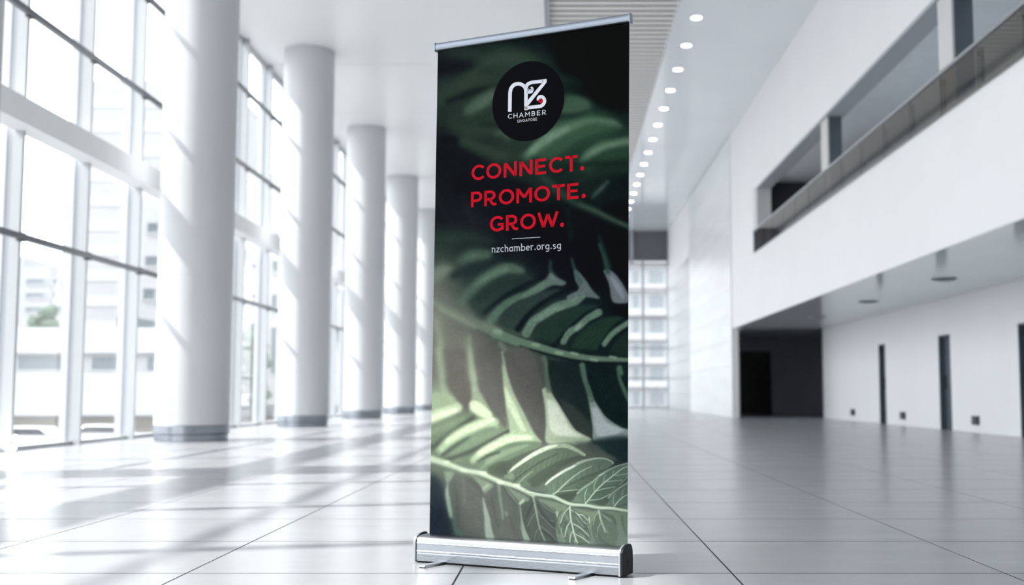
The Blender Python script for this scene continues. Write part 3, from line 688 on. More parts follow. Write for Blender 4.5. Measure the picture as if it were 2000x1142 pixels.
for a in ([(722,705,4),(685,760,4),(672,840,3)], [(745,820,4),(715,880,4),(708,960,3)], [(750,720,4),(810,770,5),(850,800,3)], [(775,860,3),(820,920,3)]): st_(5, a, (140,162,140), 6, .7)
st_(5, [(760,715,10),(860,760,12),(900,830,10)], (60,74,64), 22, .7)
st_(5, [(960,760,12),(980,860,14),(1010,930,10)], (70,86,76), 30, .6)
st_(5, [(700,900,10),(760,1000,12),(860,1060,10)], (60,76,68), 24, .5)
st_(5, [(60,555,12),(90,700,10),(120,850,7),(160,960,6),(185,1010,5)], (120,140,120), 8, .9)
for a in ([(90,710,4),(40,780,4),(0,860,3)], [(100,700,3),(160,770,3),(260,800,3)], [(125,850,3),(200,900,3),(300,1000,3)], [(120,590,3),(180,660,4),(290,730,3)], [(215,650,3),(260,690,4),(290,720,3)], [(130,860,3),(90,920,3),(70,1000,2)], [(160,760,3),(230,840,3),(290,890,2)]):
    st_(5, a, (116,138,118), 7, .6)
for a in ([(60,620,8),(20,700,12),(-20,800,10)], [(110,640,8),(180,760,14),(280,850,12)], [(150,900,10),(230,960,14),(300,1020,10)]): st_(5, a, (52,60,56), 20, .6)
# under leaves, left and middle
pl_(6, [(30,330),(120,360),(190,480),(210,640),(230,780),(230,970),(30,970)], (30,40,52), 90, .7)
pl_(6, [(240,330),(560,400),(590,560),(600,760),(610,980),(330,980),(290,780),(240,560)], (84,90,84), 30, .75)
pl_(6, [(600,560),(700,440),(760,420),(950,560),(960,800),(1000,1000),(700,990),(650,780)], (82,88,82), 26, .75)
st_(6, [(205,440,10),(225,560,22),(250,680,28),(290,800,26),(340,960,36)], (66,100,88), 26, .7)
st_(6, [(228,430,6),(222,520,18),(240,640,20),(262,760,16)], (134,158,132), 16, .9)
st_(6, [(590,570,5),(605,660,16),(630,780,28),(640,880,34),(660,990,46)], (132,150,134), 10, .92)
st_(6, [(965,650,5),(980,780,10),(1000,900,22),(1040,1010,30)], (124,144,126), 10, .85)
st_(6, [(960,620,14),(980,800,10),(975,880,16)], (96,112,96), 16, .5)
st_(6, [(750,430,16),(760,560,16),(780,680,12),(790,780,10)], (112,134,110), 18, .7)
st_(6, [(380,340,12),(395,480,14),(400,620,12)], (100,112,98), 30, .5)
st_(6, [(820,720,14),(830,740,14)], (112,130,110), 30, .7)
for a in ([(430,370,10),(560,480,14),(570,560,8)], [(790,440,8),(860,560,14),(940,640,10)], [(300,420,12),(330,640,20),(330,860,20)], [(680,560,10),(700,700,14),(740,860,12)], [(860,760,12),(900,880,14),(920,960,10)], [(1030,640,8),(1000,760,12),(1050,900,10)]):
    st_(6, a, (68,74,68), 30, .55)
for i in range(8): st_(6, [(800+i*6,440+i*8,2),(850+i*12,530+i*10,3),(930+i*3,600+i*10,1)], (110,128,106), 6, .3)
pl_(6, [(470,340),(680,430),(660,480),(600,520),(570,460),(520,400)], (122,142,116), 20, .8)
pl_(6, [(820,450),(1050,570),(1020,610),(970,640),(950,600),(880,520)], (110,130,106), 18, .85)
st_(6, [(590,480,14),(640,440,16)], (150,172,142), 14, .7); st_(6, [(965,625,12),(1000,590,12)], (158,180,150), 12, .8)
pl_(6, [(190,300),(290,320),(250,400),(220,420),(200,360)], (124,144,118), 26, .8)
# gaps above the rib, left
pl_(6, [(60,120),(140,80),(160,140),(100,170)], (100,116,94), 30, .5)
st_(6, [(170,130,12),(240,90,14)], (68,78,66), 24, .6)
pl_(6, [(640,260),(760,200),(880,210),(840,330),(740,360),(640,330)], (74,84,72), 26, .7)
st_(6, [(560,280,8),(680,180,10),(780,130,6)], (140,162,132), 16, .6)
st_(6, [(850,310,10),(880,350,26),(820,350,16)], (126,146,118), 22, .7)
st_(6, [(940,430,8),(1010,360,8),(1090,300,6)], (140,160,130), 12, .7)
# foreground rib
R6 = [(40,170,44),(140,200,38),(260,240,34),(400,290,30),(560,320,32),(680,370,28),(780,410,28),(930,455,26),(1100,540,22)]
st_(6, R6, (122,142,114), 22, .8)
st_(6, [(x_, y_, w_*.72) for x_, y_, w_ in R6], (168,188,156), 12, .9)
st_(6, [(x_, y_-w_*.2, w_*.3) for x_, y_, w_ in R6[2:]], (196,212,184), 12, .6)
for x_, y_ in ((215,205),(390,290),(590,315),(760,410),(930,440)): st_(6, [(x_-16,y_,16),(x_+20,y_+4,18)], (198,216,184), 18, .8)
R5 = [(-10,505,18),(60,525,19),(150,540,17),(260,555,20),(340,590,18),(430,628,19),(520,638,16),(600,642,17),(730,665,17),(860,670,16),(950,685,15),(1045,700,14)]
st_(5, R5, (132,154,132), 6, .97)
st_(5, [(x_, y_-3, w_*.6) for x_, y_, w_ in R5], (172,192,166), 6, .9)
soften(np.clip((1020-PXX)/110, 0, 1)*np.clip((PYY-800)/60, 0, 1)*.8, 2)
CV += (NZ2*.8)[..., None]; CV += (NZ*1.2)[..., None]
lum_ = CV.mean(-1, keepdims=True); CV = lum_+(CV-lum_)*.74
CV *= (1-.16*np.clip((520-PYY)/120, 0, 1))[..., None]
CV = np.clip(CV, 2, 255)
def s2l(c):
    c = c/255.0; return np.where(c <= .04045, c/12.92, ((c+.055)/1.055)**2.4)
KL = 1.10      # light falling on the panel
# sample the painting on the panel grid
ag, bgr = np.meshgrid(np.linspace(0, 1, GX+1), np.linspace(0, 1, GZ+1))
den = HM[2,0]*ag+HM[2,1]*bgr+HM[2,2]
sx_ = np.clip((HM[0,0]*ag+HM[0,1]*bgr+HM[0,2])/den-OX, 0, CW-1.001); sy_ = np.clip((HM[1,0]*ag+HM[1,1]*bgr+HM[1,2])/den-OY, 0, CH-1.001)
ix = sx_.astype(int); iy = sy_.astype(int); fx = (sx_-ix)[..., None]; fy = (sy_-iy)[..., None]
col = (CV[iy, ix]*(1-fx)+CV[iy, ix+1]*fx)*(1-fy)+(CV[iy+1, ix]*(1-fx)+CV[iy+1, ix+1]*fx)*fy
INK = lambda c: np.clip((s2l(np.asarray(c, float))-VEIL)/KL, .0008, .9)
VEIL = .0055
colr = INK(col)
nv = (GX+1)*(GZ+1)
vx = PX0+PW*ag+LEAN*bgr; vz = PZ0+(PZ1-PZ0)*bgr
vv = np.stack([vx, np.full_like(vx, PY), vz], -1).reshape(-1, 3)
i0 = (np.arange(GZ)[:, None]*(GX+1)+np.arange(GX)[None]).reshape(-1)
qd = np.stack([i0, i0+1, i0+GX+2, i0+GX+1], -1)
me = bpy.data.meshes.new('printed_panel'); me.vertices.add(nv); me.vertices.foreach_set('co', vv.ravel())
me.loops.add(qd.size); me.loops.foreach_set('vertex_index', qd.ravel().astype(np.int32))
me.polygons.add(len(qd)); me.polygons.foreach_set('loop_start', np.arange(0, qd.size, 4, dtype=np.int32)); me.polygons.foreach_set('loop_total', np.full(len(qd), 4, dtype=np.int32))
me.update(); me.validate()
at_ = me.color_attributes.new('print', 'FLOAT_COLOR', 'POINT')
at_.data.foreach_set('color', np.concatenate([colr.reshape(-1, 3), np.ones((nv, 1))], 1).astype(np.float32).ravel())
pm_ = mat('printed_film', (0, 0, 0), .45, .03); nt = pm_.node_tree
an = nt.nodes.new('ShaderNodeVertexColor'); an.layer_name = 'print'; nt.links.new(an.outputs[0], nt.nodes['Principled BSDF'].inputs['Base Color'])
me.materials.append(pm_); link('printed_panel', me, ban)
bk = MB(); k_ = PY+.0012
bk.v = [(PX0, PY+.0005, PZ0), (PX0+PW, PY+.0005, PZ0), (PX0+PW+LEAN, PY+.0005, PZ1), (PX0+LEAN, PY+.0005, PZ1), (PX0, k_, PZ0), (PX0+PW, k_, PZ0), (PX0+PW+LEAN, k_, PZ1), (PX0+LEAN, k_, PZ1)]
bk.f = [(0,3,2,1),(4,5,6,7),(0,1,5,4),(1,2,6,5),(2,3,7,6),(3,0,4,7)]; bk.mi = [0]*6
bk.build('film_backing', M['back'], ban)
def ink(name, c): return mat(name, tuple(float(v) for v in INK(c)), .45, .03)
RED = ink('red_ink', (206,27,44)); WHITE = ink('white_ink', (232,235,243)); DISC = ink('near_black_ink', (11,14,22)); GREYI = ink('pale_grey_ink', (196,200,208))
# --- flat lettering in stroke outlines, units: cap height = 1
def arc(cx_, cy_, rx, ry, a0, a1, n=18):
    return [(cx_+rx*math.cos(math.radians(a0+(a1-a0)*i/n)), cy_+ry*math.sin(math.radians(a0+(a1-a0)*i/n))) for i in range(n+1)]
h_ = .085; T_ = 1-h_
GL = {
 'C': (.80, [arc(.47, .5, .40, .415, 42, 318, 28)]),
 'O': (.96, [arc(.48, .5, .40, .415, 0, 360, 36)]),
 'N': (.84, [[(.09, 0), (.09, .93)], [(.11, .92), (.73, .08)], [(.75, .07), (.75, 1)]]),
 'E': (.72, [[(.09, 0), (.09, 1)], [(.09, T_), (.68, T_)], [(.09, .51), (.62, .51)], [(.09, h_), (.68, h_)]]),
 'T': (.76, [[(0, T_), (.76, T_)], [(.38, 0), (.38, 1)]]),
 'P': (.72, [[(.09, 0), (.09, 1)], [(.09, T_), (.38, T_)]+arc(.38, .66, .27, .255, 90, -90, 14)[1:]+[(.09, .405)]]),
 'R': (.80, [[(.09, 0), (.09, 1)], [(.09, T_), (.38, T_)]+arc(.38, .67, .26, .245, 90, -90, 14)[1:]+[(.09, .425)], [(.36, .42), (.46, .22), (.55, .105), (.66, .075), (.78, .11)]]),
 'M': (.98, [[(.09, 0), (.09, .97)], [(.10, .93), (.49, .36)], [(.49, .36), (.88, .93)], [(.89, 0), (.89, .97)]]),
 'G': (.90, [arc(.48, .5, .40, .415, 40, 300, 28)+[(.80, .17), (.81, .42)], [(.50, .44), (.89, .44)]]),
 'W': (1.26, [[(.06, 1), (.36, .06)], [(.36, .06), (.62, .88)], [(.62, .88), (.90, .06)], [(.90, .06), (1.20, 1)]]),
 'H': (.82, [[(.08, 0), (.08, 1)], [(.74, 0), (.74, 1)], [(.08, .5), (.74, .5)]]),
 'A': (.86, [[(.04, 0), (.43, .95)], [(.43, .95), (.82, 0)], [(.18, .32), (.68, .32)]]),
 'B': (.72, [[(.08, 0), (.08, 1)], [(.08, T_), (.36, T_)]+arc(.36, .72, .22, .20, 90, -90, 12)[1:]+[(.08, .52)], [(.36, .52)]+arc(.38, .30, .25, .22, 90, -90, 12)[1:]+[(.08, h_)]]),
 'S': (.66, [arc(.34, .715, .25, .21, 35, 200, 14)+[(.20, .58), (.34, .50), (.50, .41)]+arc(.33, .28, .26, .21, 35, -150, 16)]),
 'I': (.22, [[(.11, 0), (.11, 1)]]),
 '.': (.24, [[(.12, .11), (.12, .112)]]),
 'n': (.56, [[(.08, 0), (.08, .66)], [(.08, .40)]+arc(.27, .42, .19, .19, 170, 0, 12)+[(.46, 0)], [(-.02, .61), (.08, .61)]]),
 'z': (.50, [[(.03, .59), (.44, .59), (.05, .06), (.48, .06)]]),
 'c': (.50, [arc(.29, .33, .23, .27, 48, 312, 22)]),
 'h': (.56, [[(.08, 0), (.08, .96)], [(.08, .40)]+arc(.27, .42, .19, .19, 170, 0, 12)+[(.46, 0)], [(-.02, .92), (.08, .92)]]),
 'a': (.60, [arc(.28, .32, .22, .26, 0, 360, 26), [(.50, .64), (.50, .12), (.58, .04)]]),
 'm': (.88, [[(.08, 0), (.08, .66)], [(.08, .44)]+arc(.25, .45, .165, .16, 170, 0, 12)+[(.415, 0)], [(.415, .44)]+arc(.59, .45, .165, .16, 170, 0, 12)+[(.755, .10), (.84, .03)], [(-.02, .61), (.08, .61)]]),
 'b': (.60, [[(.08, 0), (.08, .96)], arc(.31, .32, .23, .27, 0, 360, 26), [(-.02, .92), (.08, .92)]]),
 'e': (.56, [[(.07, .33), (.50, .36)]+arc(.28, .33, .225, .27, 8, 310, 24)]),
 'r': (.40, [[(.08, 0), (.08, .66)], [(.08, .38)]+arc(.28, .40, .20, .21, 170, 60, 8), [(-.02, .61), (.08, .61)]]),
 'o': (.60, [arc(.30, .33, .23, .27, 0, 360, 26)]),
 'g': (.60, [arc(.29, .33, .22, .26, 0, 360, 26), [(.51, .64), (.51, -.06)]+arc(.29, -.07, .22, .18, 0, -140, 12)]),
 's': (.46, [arc(.24, .46, .16, .135, 40, 210, 10)+[(.16, .36), (.26, .32)]+arc(.22, .18, .18, .14, 50, -140, 12)]),
}
def thick(mb, P, wd, conv, cap=False, y=0.0):
    """flat ribbon along polyline P with half width wd (numbers in letter units), mitred corners"""
    P = [p for i, p in enumerate(P) if i == 0 or math.dist(p, P[i-1]) > 1e-5]
    closed = math.dist(P[0], P[-1]) < 1e-4 and len(P) > 3
    n = len(P); L_ = []; R_ = []
    for i in range(n):
        a = P[i-1] if i > 0 else (P[-2] if closed else None); b = P[i+1] if i < n-1 else (P[1] if closed else None); p = P[i]
        ds_ = []
        if a: ds_.append(((p[0]-a[0]), (p[1]-a[1])))
        if b: ds_.append(((b[0]-p[0]), (b[1]-p[1])))
        ds_ = [(q[0]/math.hypot(*q), q[1]/math.hypot(*q)) for q in ds_]
        tx_, ty_ = sum(q[0] for q in ds_), sum(q[1] for q in ds_); l = math.hypot(tx_, ty_) or 1; tx_, ty_ = tx_/l, ty_/l
        cs = max(.45, tx_*ds_[0][0]+ty_*ds_[0][1]); k = wd/cs
        L_.append((p[0]-ty_*k, p[1]+tx_*k)); R_.append((p[0]+ty_*k, p[1]-tx_*k))
    s0 = len(mb.v)
    for q in L_+R_: x_, z_ = conv(*q); mb.v.append((x_, y, z_))
    for i in range(n-1): mb.f.append((s0+i, s0+n+i, s0+n+i+1, s0+i+1)); mb.mi.append(0)
def discm(mb, cx_, cy_, r_, conv, y=0.0, n=28, ry=None):
    s0 = len(mb.v)
    for i in range(n):
        x_, z_ = conv(cx_+r_*math.cos(2*math.pi*i/n), cy_+(ry or r_)*math.sin(2*math.pi*i/n)); mb.v.append((x_, y, z_))
    mb.f.append(tuple(range(s0, s0+n))); mb.mi.append(0)
YT = PY-.0006
def flatbuild(mb, name, m, parent, lab=None):
    me = bpy.data.meshes.new(name); me.from_pydata(mb.v, [], mb.f); me.materials.append(m); me.update()
    o = link(name, me, parent)
    bm = bmesh.new(); bm.from_mesh(me)
    for f in bm.faces:
        if f.normal.y > 0: f.normal_flip()
    bm.to_mesh(me); bm.free()
    if lab: o['label'] = lab
    return o
def write(text, name, m, pl, pr, cap_px, wt, track=.14, lab=None, parent=None, off=YT):
    (a0, b0), (a1, b1) = ab(*pl), ab(*pr); bb = (b0+b1)/2
    _, bt = ab(pl[0], (pl[1])-cap_px); ch_ = (bt-b0)*(PZ1-PZ0)
    X0_, Z0_ = ptn(a0, bb); X1_, _z = ptn(a1, bb)
    adv = 0; pos = []
    for c_ in text: pos.append(adv); adv += GL[c_][0]+track
    adv -= track; sx = (X1_-X0_)/adv; mb = MB()
    for c_, p0 in zip(text, pos):
        conv = lambda x, z, p0=p0: (X0_+(p0+x)*sx, Z0_+z*ch_)
        if c_ == '.': discm(mb, .12, wt*.62+.03, wt*.72, conv, off, ry=wt*.72*sx/ch_); continue
        for P in GL[c_][1]: thick(mb, P, wt/2, conv, y=off)
    return flatbuild(mb, name, m, parent or ban, lab)
write('CONNECT.', 'slogan_line', RED, (922, 349), (1141.5, 332.5), 29.6, .172, .16, 'red lettering line reading CONNECT.')
write('PROMOTE.', 'slogan_line', RED, (920.3, 401), (1144.3, 386), 29.4, .172, .14, 'red lettering line reading PROMOTE.')
write('GROW.', 'slogan_line', RED, (957.5, 449), (1102.3, 442), 30, .172, .12, 'red lettering line reading GROW.')
write('nzchamber.org.sg', 'web_address', GREYI, (961, 489.6), (1096.6, 484.4), 14.6, .115, .10, 'white lettering reading nzchamber.org.sg')
mb = MB(); (a0, b0), (a1, b1) = ab(1000.7, 464.2), ab(1055.8, 460.6); bb = (b0+b1)/2
x0, z0 = ptn(a0, bb); x1, _ = ptn(a1, bb); mb.v = [(x0, YT, z0-.0012), (x1, YT, z0-.0012), (x1, YT, z0+.0012), (x0, YT, z0+.0012)]; mb.f = [(0,1,2,3)]; mb.mi = [0]
flatbuild(mb, 'divider_line', GREYI, ban, 'thin pale line under the slogan')
# round emblem
ca, cb = ab(1031.5, 196.3); cx_, cz_ = ptn(ca, cb)
la, lb_ = ab(961.2, 201); ra, rb_ = ab(1101.6, 190); rad = (ptn(ra, rb_)[0]-ptn(la, lb_)[0])/2
mb = MB(); discm(mb, 0, 0, rad, lambda x, z: (cx_+x, cz_+z), YT, 72)
emb = flatbuild(mb, 'emblem_disc', DISC, ban, 'round near-black emblem disc')
def c7(x, y): return ptn(*ab(940+x/6.011, 100+y/6.011))
mb = MB(); Y7 = YT-.0005
def conv7(x, y): return c7(x, -y)
def T7(P, w_): thick(mb, [(x, -y) for x, y in P], w_, conv7, y=Y7)
def sm7(P): return [tuple(q) for q in smooth(P, 7)]
T7([(340,702),(341,600),(343,480)], 21)
T7([(343,482)]+sm7([(343,480),(356,430),(385,393),(420,379),(440,377),(470,382),(505,402),(527,440),(531,480)])+[(531,684)], 21)
T7(sm7([(533,425),(548,385),(585,365),(620,358)])+[(735,346)], 20)
mb2 = [(697,355),(772,322),(770,362),(555,632),(541,570)]
s0 = len(mb.v)
for q in [(720,366),(715,325.5+2),(772,322),(772,362),(553,636),(548,572)]: x_, z_ = c7(*q); mb.v.append((x_, Y7, z_))
mb.f += [(s0, s0+1, s0+2, s0+3), (s0, s0+3, s0+4, s0+5)]; mb.mi += [0, 0]
T7([(512,661),(600,651)]+sm7([(680,642),(712,634),(736,612),(747,582),(742,552),(722,532),(700,528),(684,536),(676,552),(678,572)]), 20)
T7(sm7([(535,474),(575,473),(592,466),(600,446),(598,430)]), 19)
discm(mb, 594, -437, 26, conv7, Y7)
T7(sm7([(584,418),(570,432),(562,444)]), 7)
flatbuild(mb, 'monogram', WHITE, emb, 'white nz monogram with curled ends')
mb = MB(); discm(mb, 701, -580, 28, conv7, Y7-.0004); flatbuild(mb, 'dot_surround', DISC, emb)
mb = MB(); discm(mb, 701, -580, 23.5, conv7, Y7-.0008); flatbuild(mb, 'red_dot', RED, emb, 'red dot in the curl of the monogram')
mb = MB(); discm(mb, 576, -430, 13, conv7, Y7-.0004); flatbuild(mb, 'curl_counter', DISC, emb)
write('CHAMBER', 'emblem_word', WHITE, (992.9, 230.0), (1067.6, 223.2), 9.5, .125, .30, 'white word CHAMBER', emb, Y7)
write('SINGAPORE', 'emblem_word', GREYI, (1011, 237.9), (1050, 234.3), 5.8, .15, .22, 'small white word SINGAPORE', emb, Y7)
# --- rails, cassette, caps and feet
tr = MB(); zr = PZ1-.006
tr.prism([(PY-.013, zr), (PY-.0155, zr+.004), (PY-.0155, zr+.020), (PY-.012, zr+.027), (PY-.005, zr+.031), (PY+.005, zr+.031), (PY+.010, zr+.026), (PY+.011, zr+.004), (PY+.006, zr)], PX0+LEAN-.004, PX0+LEAN+PW+.004)
top = tr.build('top_rail', M['alutop'], ban, smooth=True)
for a, b in ((PX0+LEAN-.009, PX0+LEAN-.004), (PX0+LEAN+PW+.004, PX0+LEAN+PW+.009)):
    MB().prism([(PY-.017, zr-.006), (PY-.0175, zr+.024), (PY-.012, zr+.032), (PY+.006, zr+.033), (PY+.012, zr+.028), (PY+.012, zr-.006)], a, b).build('rail_cap', M['alutop'], top, bevel=.001)
prof = [(0, .008)]
z = .009
for i in range(6): prof += [(0, z), (-.0014, z+.0012), (-.0014, z+.0026), (0, z+.0036)]; z += .0046
prof += [(.0012, .0405), (-.0012, .042), (-.0016, .044), (.0, .0455), (-.0012, .047), (0, .0485), (0, .0725), (-.0016, .0738), (-.0016, .0755), (0, .0768), (-.0008, .0778), (0, .079)]
prof += [(.0006, .086), (.0035, .093), (.009, .099), (.017, .1035), (.027, .1065), (.038, .1078), (.046, .108), (.0465, .102), (.0535, .102), (.054, .108), (.072, .107), (.084, .100), (.089, .088), (.090, .008)]
body = MB().prism(prof, .003, .872).build('cassette', M['alu'], ban, smooth=True)
for p in body.data.polygons: p.use_smooth = True
body.data.set_sharp_from_angle(angle=math.radians(24))
MB().box(.004, .871, .004, .086, .001, .008).build('base_plate', M['rubber'], ban)
def capprof(e):
    return [(-e, .004), (-e, .078), (.001-e, .089), (.008-e*.6, .0985+e*.6), (.020, .1055+e), (.038, .1115+e), (.060, .1135+e), (.074, .1115+e), (.085+e*.6, .104+e*.4), (.090+e, .090), (.092+e, .05), (.090+e, .004)]
MB().prism(capprof(.002), 0, .003).build('end_gasket', M['capdark'], ban, bevel=.0005)
lc = MB().prism(capprof(.0015), -.014, 0).build('end_cap', M['capsil'], ban, bevel=.003); lc['label'] = 'silver end cap'
MB().prism(capprof(.001), .872, .880).build('end_rim', M['capsil'], ban, bevel=.0008)
rc = MB().prism(capprof(.003), .880, .892).build('end_cap', M['capdark'], ban, bevel=.003); rc['label'] = 'charcoal end cap'
for zz2, rr in ((.052, .0045), (.040, .003)): MB().cyl((.8915, .042, zz2), rr, .0012, 14, axis='x').build('screw', M['rubber'], rc)
for x_, a_ in ((.118, 8), (.755, 8)):
    f_ = MB().box(-.015, .015, -.112, .05, .006, .0105).box(-.015, .015, -.116, -.112, .003, .0105)
    o = f_.build('foot', M['foot'], ban, bevel=.001); o.location = (x_, 0, 0); o.rotation_euler = (0, 0, math.radians(a_-16))
    MB().box(-.013, .013, -.116, -.108, .0, .0030).build('foot_pad', M['rubber'], o)
# telescopic pole behind the film
po = MB().cyl((.45, .075, .10), .008, 1.95, 16).build('support_pole', M['alutop'], ban)
# ---------------------------------------------------------------- outside
ZG = -2.4
MB().box(-160, XL-.4, YB-40, 240, ZG-.2, ZG).box(XL-.4, 60, YE+.5, 240, ZG-.2, ZG).build('ground', M['asphalt'], kind='structure')
def building(name, lab, loc, mt, boxes, wins, wmat, bands=()):
    t = empty(name, loc, lab, 'building')
    b = MB()
    for q in boxes: b.box(*q)
    b.build('wall', mt, t)
    for (x0, x1, z0, z1) in wins:
        f_ = MB().box(x0-.12, x1+.12, -.10, .0, z0-.12, z0).box(x0-.12, x1+.12, -.10, 0, z1, z1+.12).box(x0-.12, x0, -.10, 0, z0, z1).box(x1, x1+.12, -.10, 0, z0, z1).build('window', mt, t)
        MB().box(x0, x1, -.04, -.01, z0, z1).build('glass', wmat, f_)
    for (x0, x1, z0, z1) in bands: MB().box(x0, x1, -.5, 0, z0, z1).build('floor_band', mt, t)
    return t
def X(px, d): return (px-1098)*d/FPX
def Z(py, d): return .67+(767-py)*d/FPX
# pale battered tower far behind the glass wall
D = 100.
t = empty('tower_building', (0, D, ZG), 'tall pale office tower with one sloping side, seen through the glass wall', 'building')
tw = MB(); xl0, xl1, xr = X(70, D), X(158, D), X(420, D); zt = Z(148, D)-ZG
tw.v = [(xl0,0,0),(xr,0,0),(xr,14,0),(xl0,14,0),(xl1,0,zt),(xr,0,zt),(xr,14,zt),(xl1,14,zt)]
tw.f = [(0,3,2,1),(4,5,6,7),(0,1,5,4),(1,2,6,5),(2,3,7,6),(3,0,4,7)]; tw.mi = [0]*6
tw.build('wall', M['bpale'], t)
k = 0
zz_ = 4.0
while zz_ < zt-1:
    fr = zz_/zt; MB().box(xl0+(xl1-xl0)*fr+.3, xr-.1, -.05, 0, zz_, zz_+.9).build('floor_band', M['bwhite'], t); zz_ += 2.2
D = 82.
def W(a, b, c, e, D=D): return (X(a, D), X(b, D), Z(e, D)-ZG, Z(c, D)-ZG)
building('annex_building', 'pale stair block with a column of small dark windows beside the tower', (0, D, ZG), M['bpale'],
    [(X(268, D), X(330, D), 0, 9, 0, Z(372, D)-ZG)],
    [W(282, 302, 434, 452), W(280, 303, 500, 518), W(278, 300, 564, 584), W(277, 297, 630, 644)], M['bwin'])
D = 68.
def W(a, b, c, e, D=68.): return (X(a, D), X(b, D), Z(e, D)-ZG, Z(c, D)-ZG)
building('terrace_building', 'low white building with long window strips and parapets across the street', (0, D, ZG), M['bwhite'],
    [(X(-260, D), X(420, D), 0, 6, 0, Z(640, D)-ZG)],
    [W(38, 150, 695, 722), W(182, 250, 697, 722), W(290, 303, 697, 724), W(-60, 10, 688, 714)], M['bsoft'],
    [(X(-260, D), X(420, D), Z(690, D)-ZG, Z(645, D)-ZG), (X(-260, D), X(420, D), Z(810, D)-ZG, Z(728, D)-ZG)])
t = bpy.data.objects.get('terrace_building')
for a, b in ((34, 140), (166, 240), (270, 305), (-70, 8)):
    x0, x1, z0, z1 = W(a, b, 815, 850); MB().box(x0, x1, -.06, 0, max(z0, .0), z1).build('shopfront', M['brown2'], t)
x0, x1, z0, z1 = W(213, 252, 628, 643); MB().box(x0, x1, 1, 4, z0, z1+.3).build('roof_plant_room', M['bwin'], t)
D = 120.
def W(a, b, c, e, D=120.): return (X(a, D), X(b, D), Z(e, D)-ZG, Z(c, D)-ZG)
wins = [W(x_, x_+34, y_, y_+9) for y_ in (545, 572, 600) for x_ in (-60, -10, 48, 100)]
building('stepped_apartments', 'distant pale apartment block with rows of balconies left of the tower', (0, D, ZG), M['bpale'],
    [(X(-90, D), X(92, D), 0, 14, 0, Z(520, D)-ZG), (X(-90, D), X(40, D), 0, 14, Z(520, D)-ZG, Z(500, D)-ZG)], wins, M['bsoft'])
D = 76.
def W(a, b, c, e, D=76.): return (X(a, D), X(b, D), Z(e, D)-ZG, Z(c, D)-ZG)
building('white_office_block', 'white office block with small square windows seen between the first two columns', (0, D, ZG), M['bwhite'],
    [(X(452, D), X(860, D), 0, 12, 0, Z(335, D)-ZG)],
    [W(456, 466, 510, 528), W(530, 549, 510, 530), W(530, 549, 575, 600), W(486, 500, 516, 524), W(456, 464, 635, 655), W(456, 464, 700, 720), W(530, 549, 640, 730), W(652, 672, 540, 562), W(652, 676, 640, 668), W(486, 502, 575, 582), W(530, 549, 455, 475)], M['bsoft'],
    [(X(445, D), X(860, D), Z(790, D)-ZG, Z(745, D)-ZG)])
t = bpy.data.objects.get('white_office_block')
for a, b in ((455, 462), (478, 512), (524, 545)):
    x0, x1, z0, z1 = W(a, b, 812, 826); MB().box(x0, x1, -.06, 0, z0, z1).build('shopfront', M['brown2'], t)
x0, x1, z0, z1 = W(480, 514, 632, 732); MB().box(x0, x1, -.05, .1, z0, z1).build('tall_window', M['bwin'], t)
D = 105.
def W(a, b, c, e, D=105.): return (X(a, D), X(b, D), Z(e, D)-ZG, Z(c, D)-ZG)
wins = []
for y_ in (528, 576, 624, 672, 718, 764):
    for x_ in (1160, 1200, 1236, 1248+20, 1284, 1320, 1356): wins.append(W(x_, x_+12, y_, y_+26))
building('glazed_apartment_block', 'white apartment block with a grid of windows beyond the end glazing', (0, D, ZG), M['bwhite'],
    [(X(1040, D), X(1420, D), 0, 12, 0, Z(440, D)-ZG)], wins, M['bfar'],
    [(X(1040, D), X(1420, D), Z(y_, D)-ZG, Z(y_-12, D)-ZG) for y_ in (520, 568, 616, 664, 710, 756)])
# trees
def tree(lab, x, y, z0, h, rr, lm):
    t = empty('tree', (x, y, z0), lab, 'tree')
    MB().cyl((0, 0, 0), .14, h*.6, 10, r2=.06).build('trunk', M['bark'], t)
    bm = bmesh.new()
    for i in range(34):
        a = random.uniform(0, 6.28); q = rr*math.sqrt(random.random())*.8; zc = h*random.uniform(.35, .95)
        mm = Matrix.Translation((q*math.cos(a), q*math.sin(a), zc)) @ Matrix.Rotation(random.uniform(0, 3), 4, 'X') @ Matrix.Diagonal((1, 1, .8, 1))
        bmesh.ops.create_icosphere(bm, subdivisions=2, radius=rr*random.uniform(.25, .42), matrix=mm)
    for v in bm.verts: v.co += Vector((random.uniform(-1, 1), random.uniform(-1, 1), random.uniform(-1, 1)))*rr*.07
    me = bpy.data.meshes.new('crown'); bm.to_mesh(me); bm.free(); me.materials.append(lm); link('crown', me, t)
tree('dark green street tree seen between the first two columns', X(497, 70), 70, ZG, Z(640, 70)-ZG, 1.0, M['leaf'])
tree('yellow green tree at the left edge of the glass wall', X(-2, 62), 62, Z(640, 62)-.4, 2.2, .6, M['leaf2'])
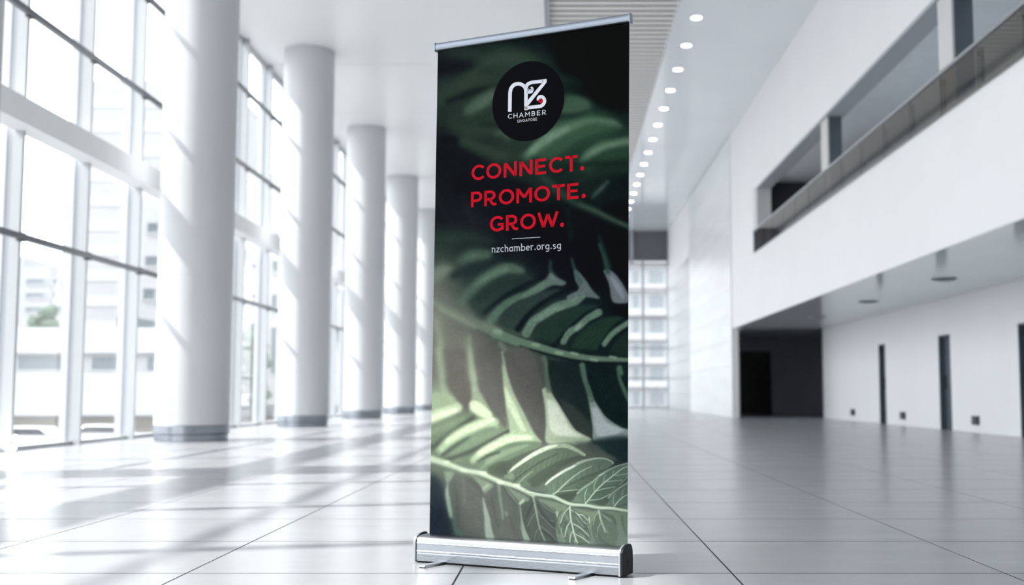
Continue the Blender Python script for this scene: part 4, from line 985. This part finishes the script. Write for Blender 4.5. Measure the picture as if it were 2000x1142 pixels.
tree('small grey green tree over the parapet of the low white building', X(88, 77), 77, ZG, Z(590, 77)-ZG, 1.5, M['leaf'])
tree('small dark green tree on the low building beside the second mullion', X(143, 77), 77.0, ZG, Z(618, 77)-ZG, .35, M['leaf'])
# cars
def car(lab, x, y, paint, rz, lights=False):
    t = empty('car', (x, y, ZG), lab, 'car', rz=rz)
    prof = [(-2.1,.35),(-2.15,.75),(-1.95,.95),(-1.25,1.0),(-.75,1.42),(.75,1.45),(1.35,1.05),(2.0,.95),(2.15,.7),(2.12,.35)]
    m = MB(); m.prism(prof, -.85, .85); me = m.mesh('body', paint)
    # profile runs along y: x is width
    link('body', me, t, bevel=.08, smooth=True)
    MB().prism([(-1.15,1.02),(-.72,1.36),(.70,1.38),(1.22,1.04)], -.87, .87).build('side_window', M['carglass'], t)
    for sx in (-.86, .66):
        for yy in (-1.35, 1.35): MB().cyl((sx, yy, .33), .33, .2, 20, axis='x').build('wheel', M['tyre'], t)
    if lights:
        for sx in (-.6, .6): MB().cyl((sx, -2.24, .66), .07, .08, 16, axis='y').build('headlight', M['headlight'], t)
car('white car parked in the street behind the second and third mullions', X(212, 60), 60, M['carwhite'], math.radians(90))
car('white car parked in the street behind the first mullion', X(70, 57), 57, M['carwhite'], math.radians(90))
# two small lit lamps standing on the floor inside the glass
for nm, px, py, d in (('upper', 37, 855, 12.9), ('lower', 33, 873, 12.5)):
    zc = max(Z(py, d), .04)
    t = empty('globe_lamp', (X(px, d), d, 0), f'small glowing round lamp at far left by the glass wall, {nm} of two', 'lamp', 'two small glowing lamps at the glass wall')
    MB().cyl((0, 0, 0), .03, .008, 16).cyl((0, 0, .008), .006, max(zc-.03, .012), 8).build('stand', M['rail'], t)
    bm = bmesh.new(); bmesh.ops.create_uvsphere(bm, u_segments=16, v_segments=10, radius=.034, matrix=Matrix.Translation((0, 0, zc)))
    me = bpy.data.meshes.new('globe'); bm.to_mesh(me); bm.free(); me.materials.append(M['headlight']); link('globe', me, t)
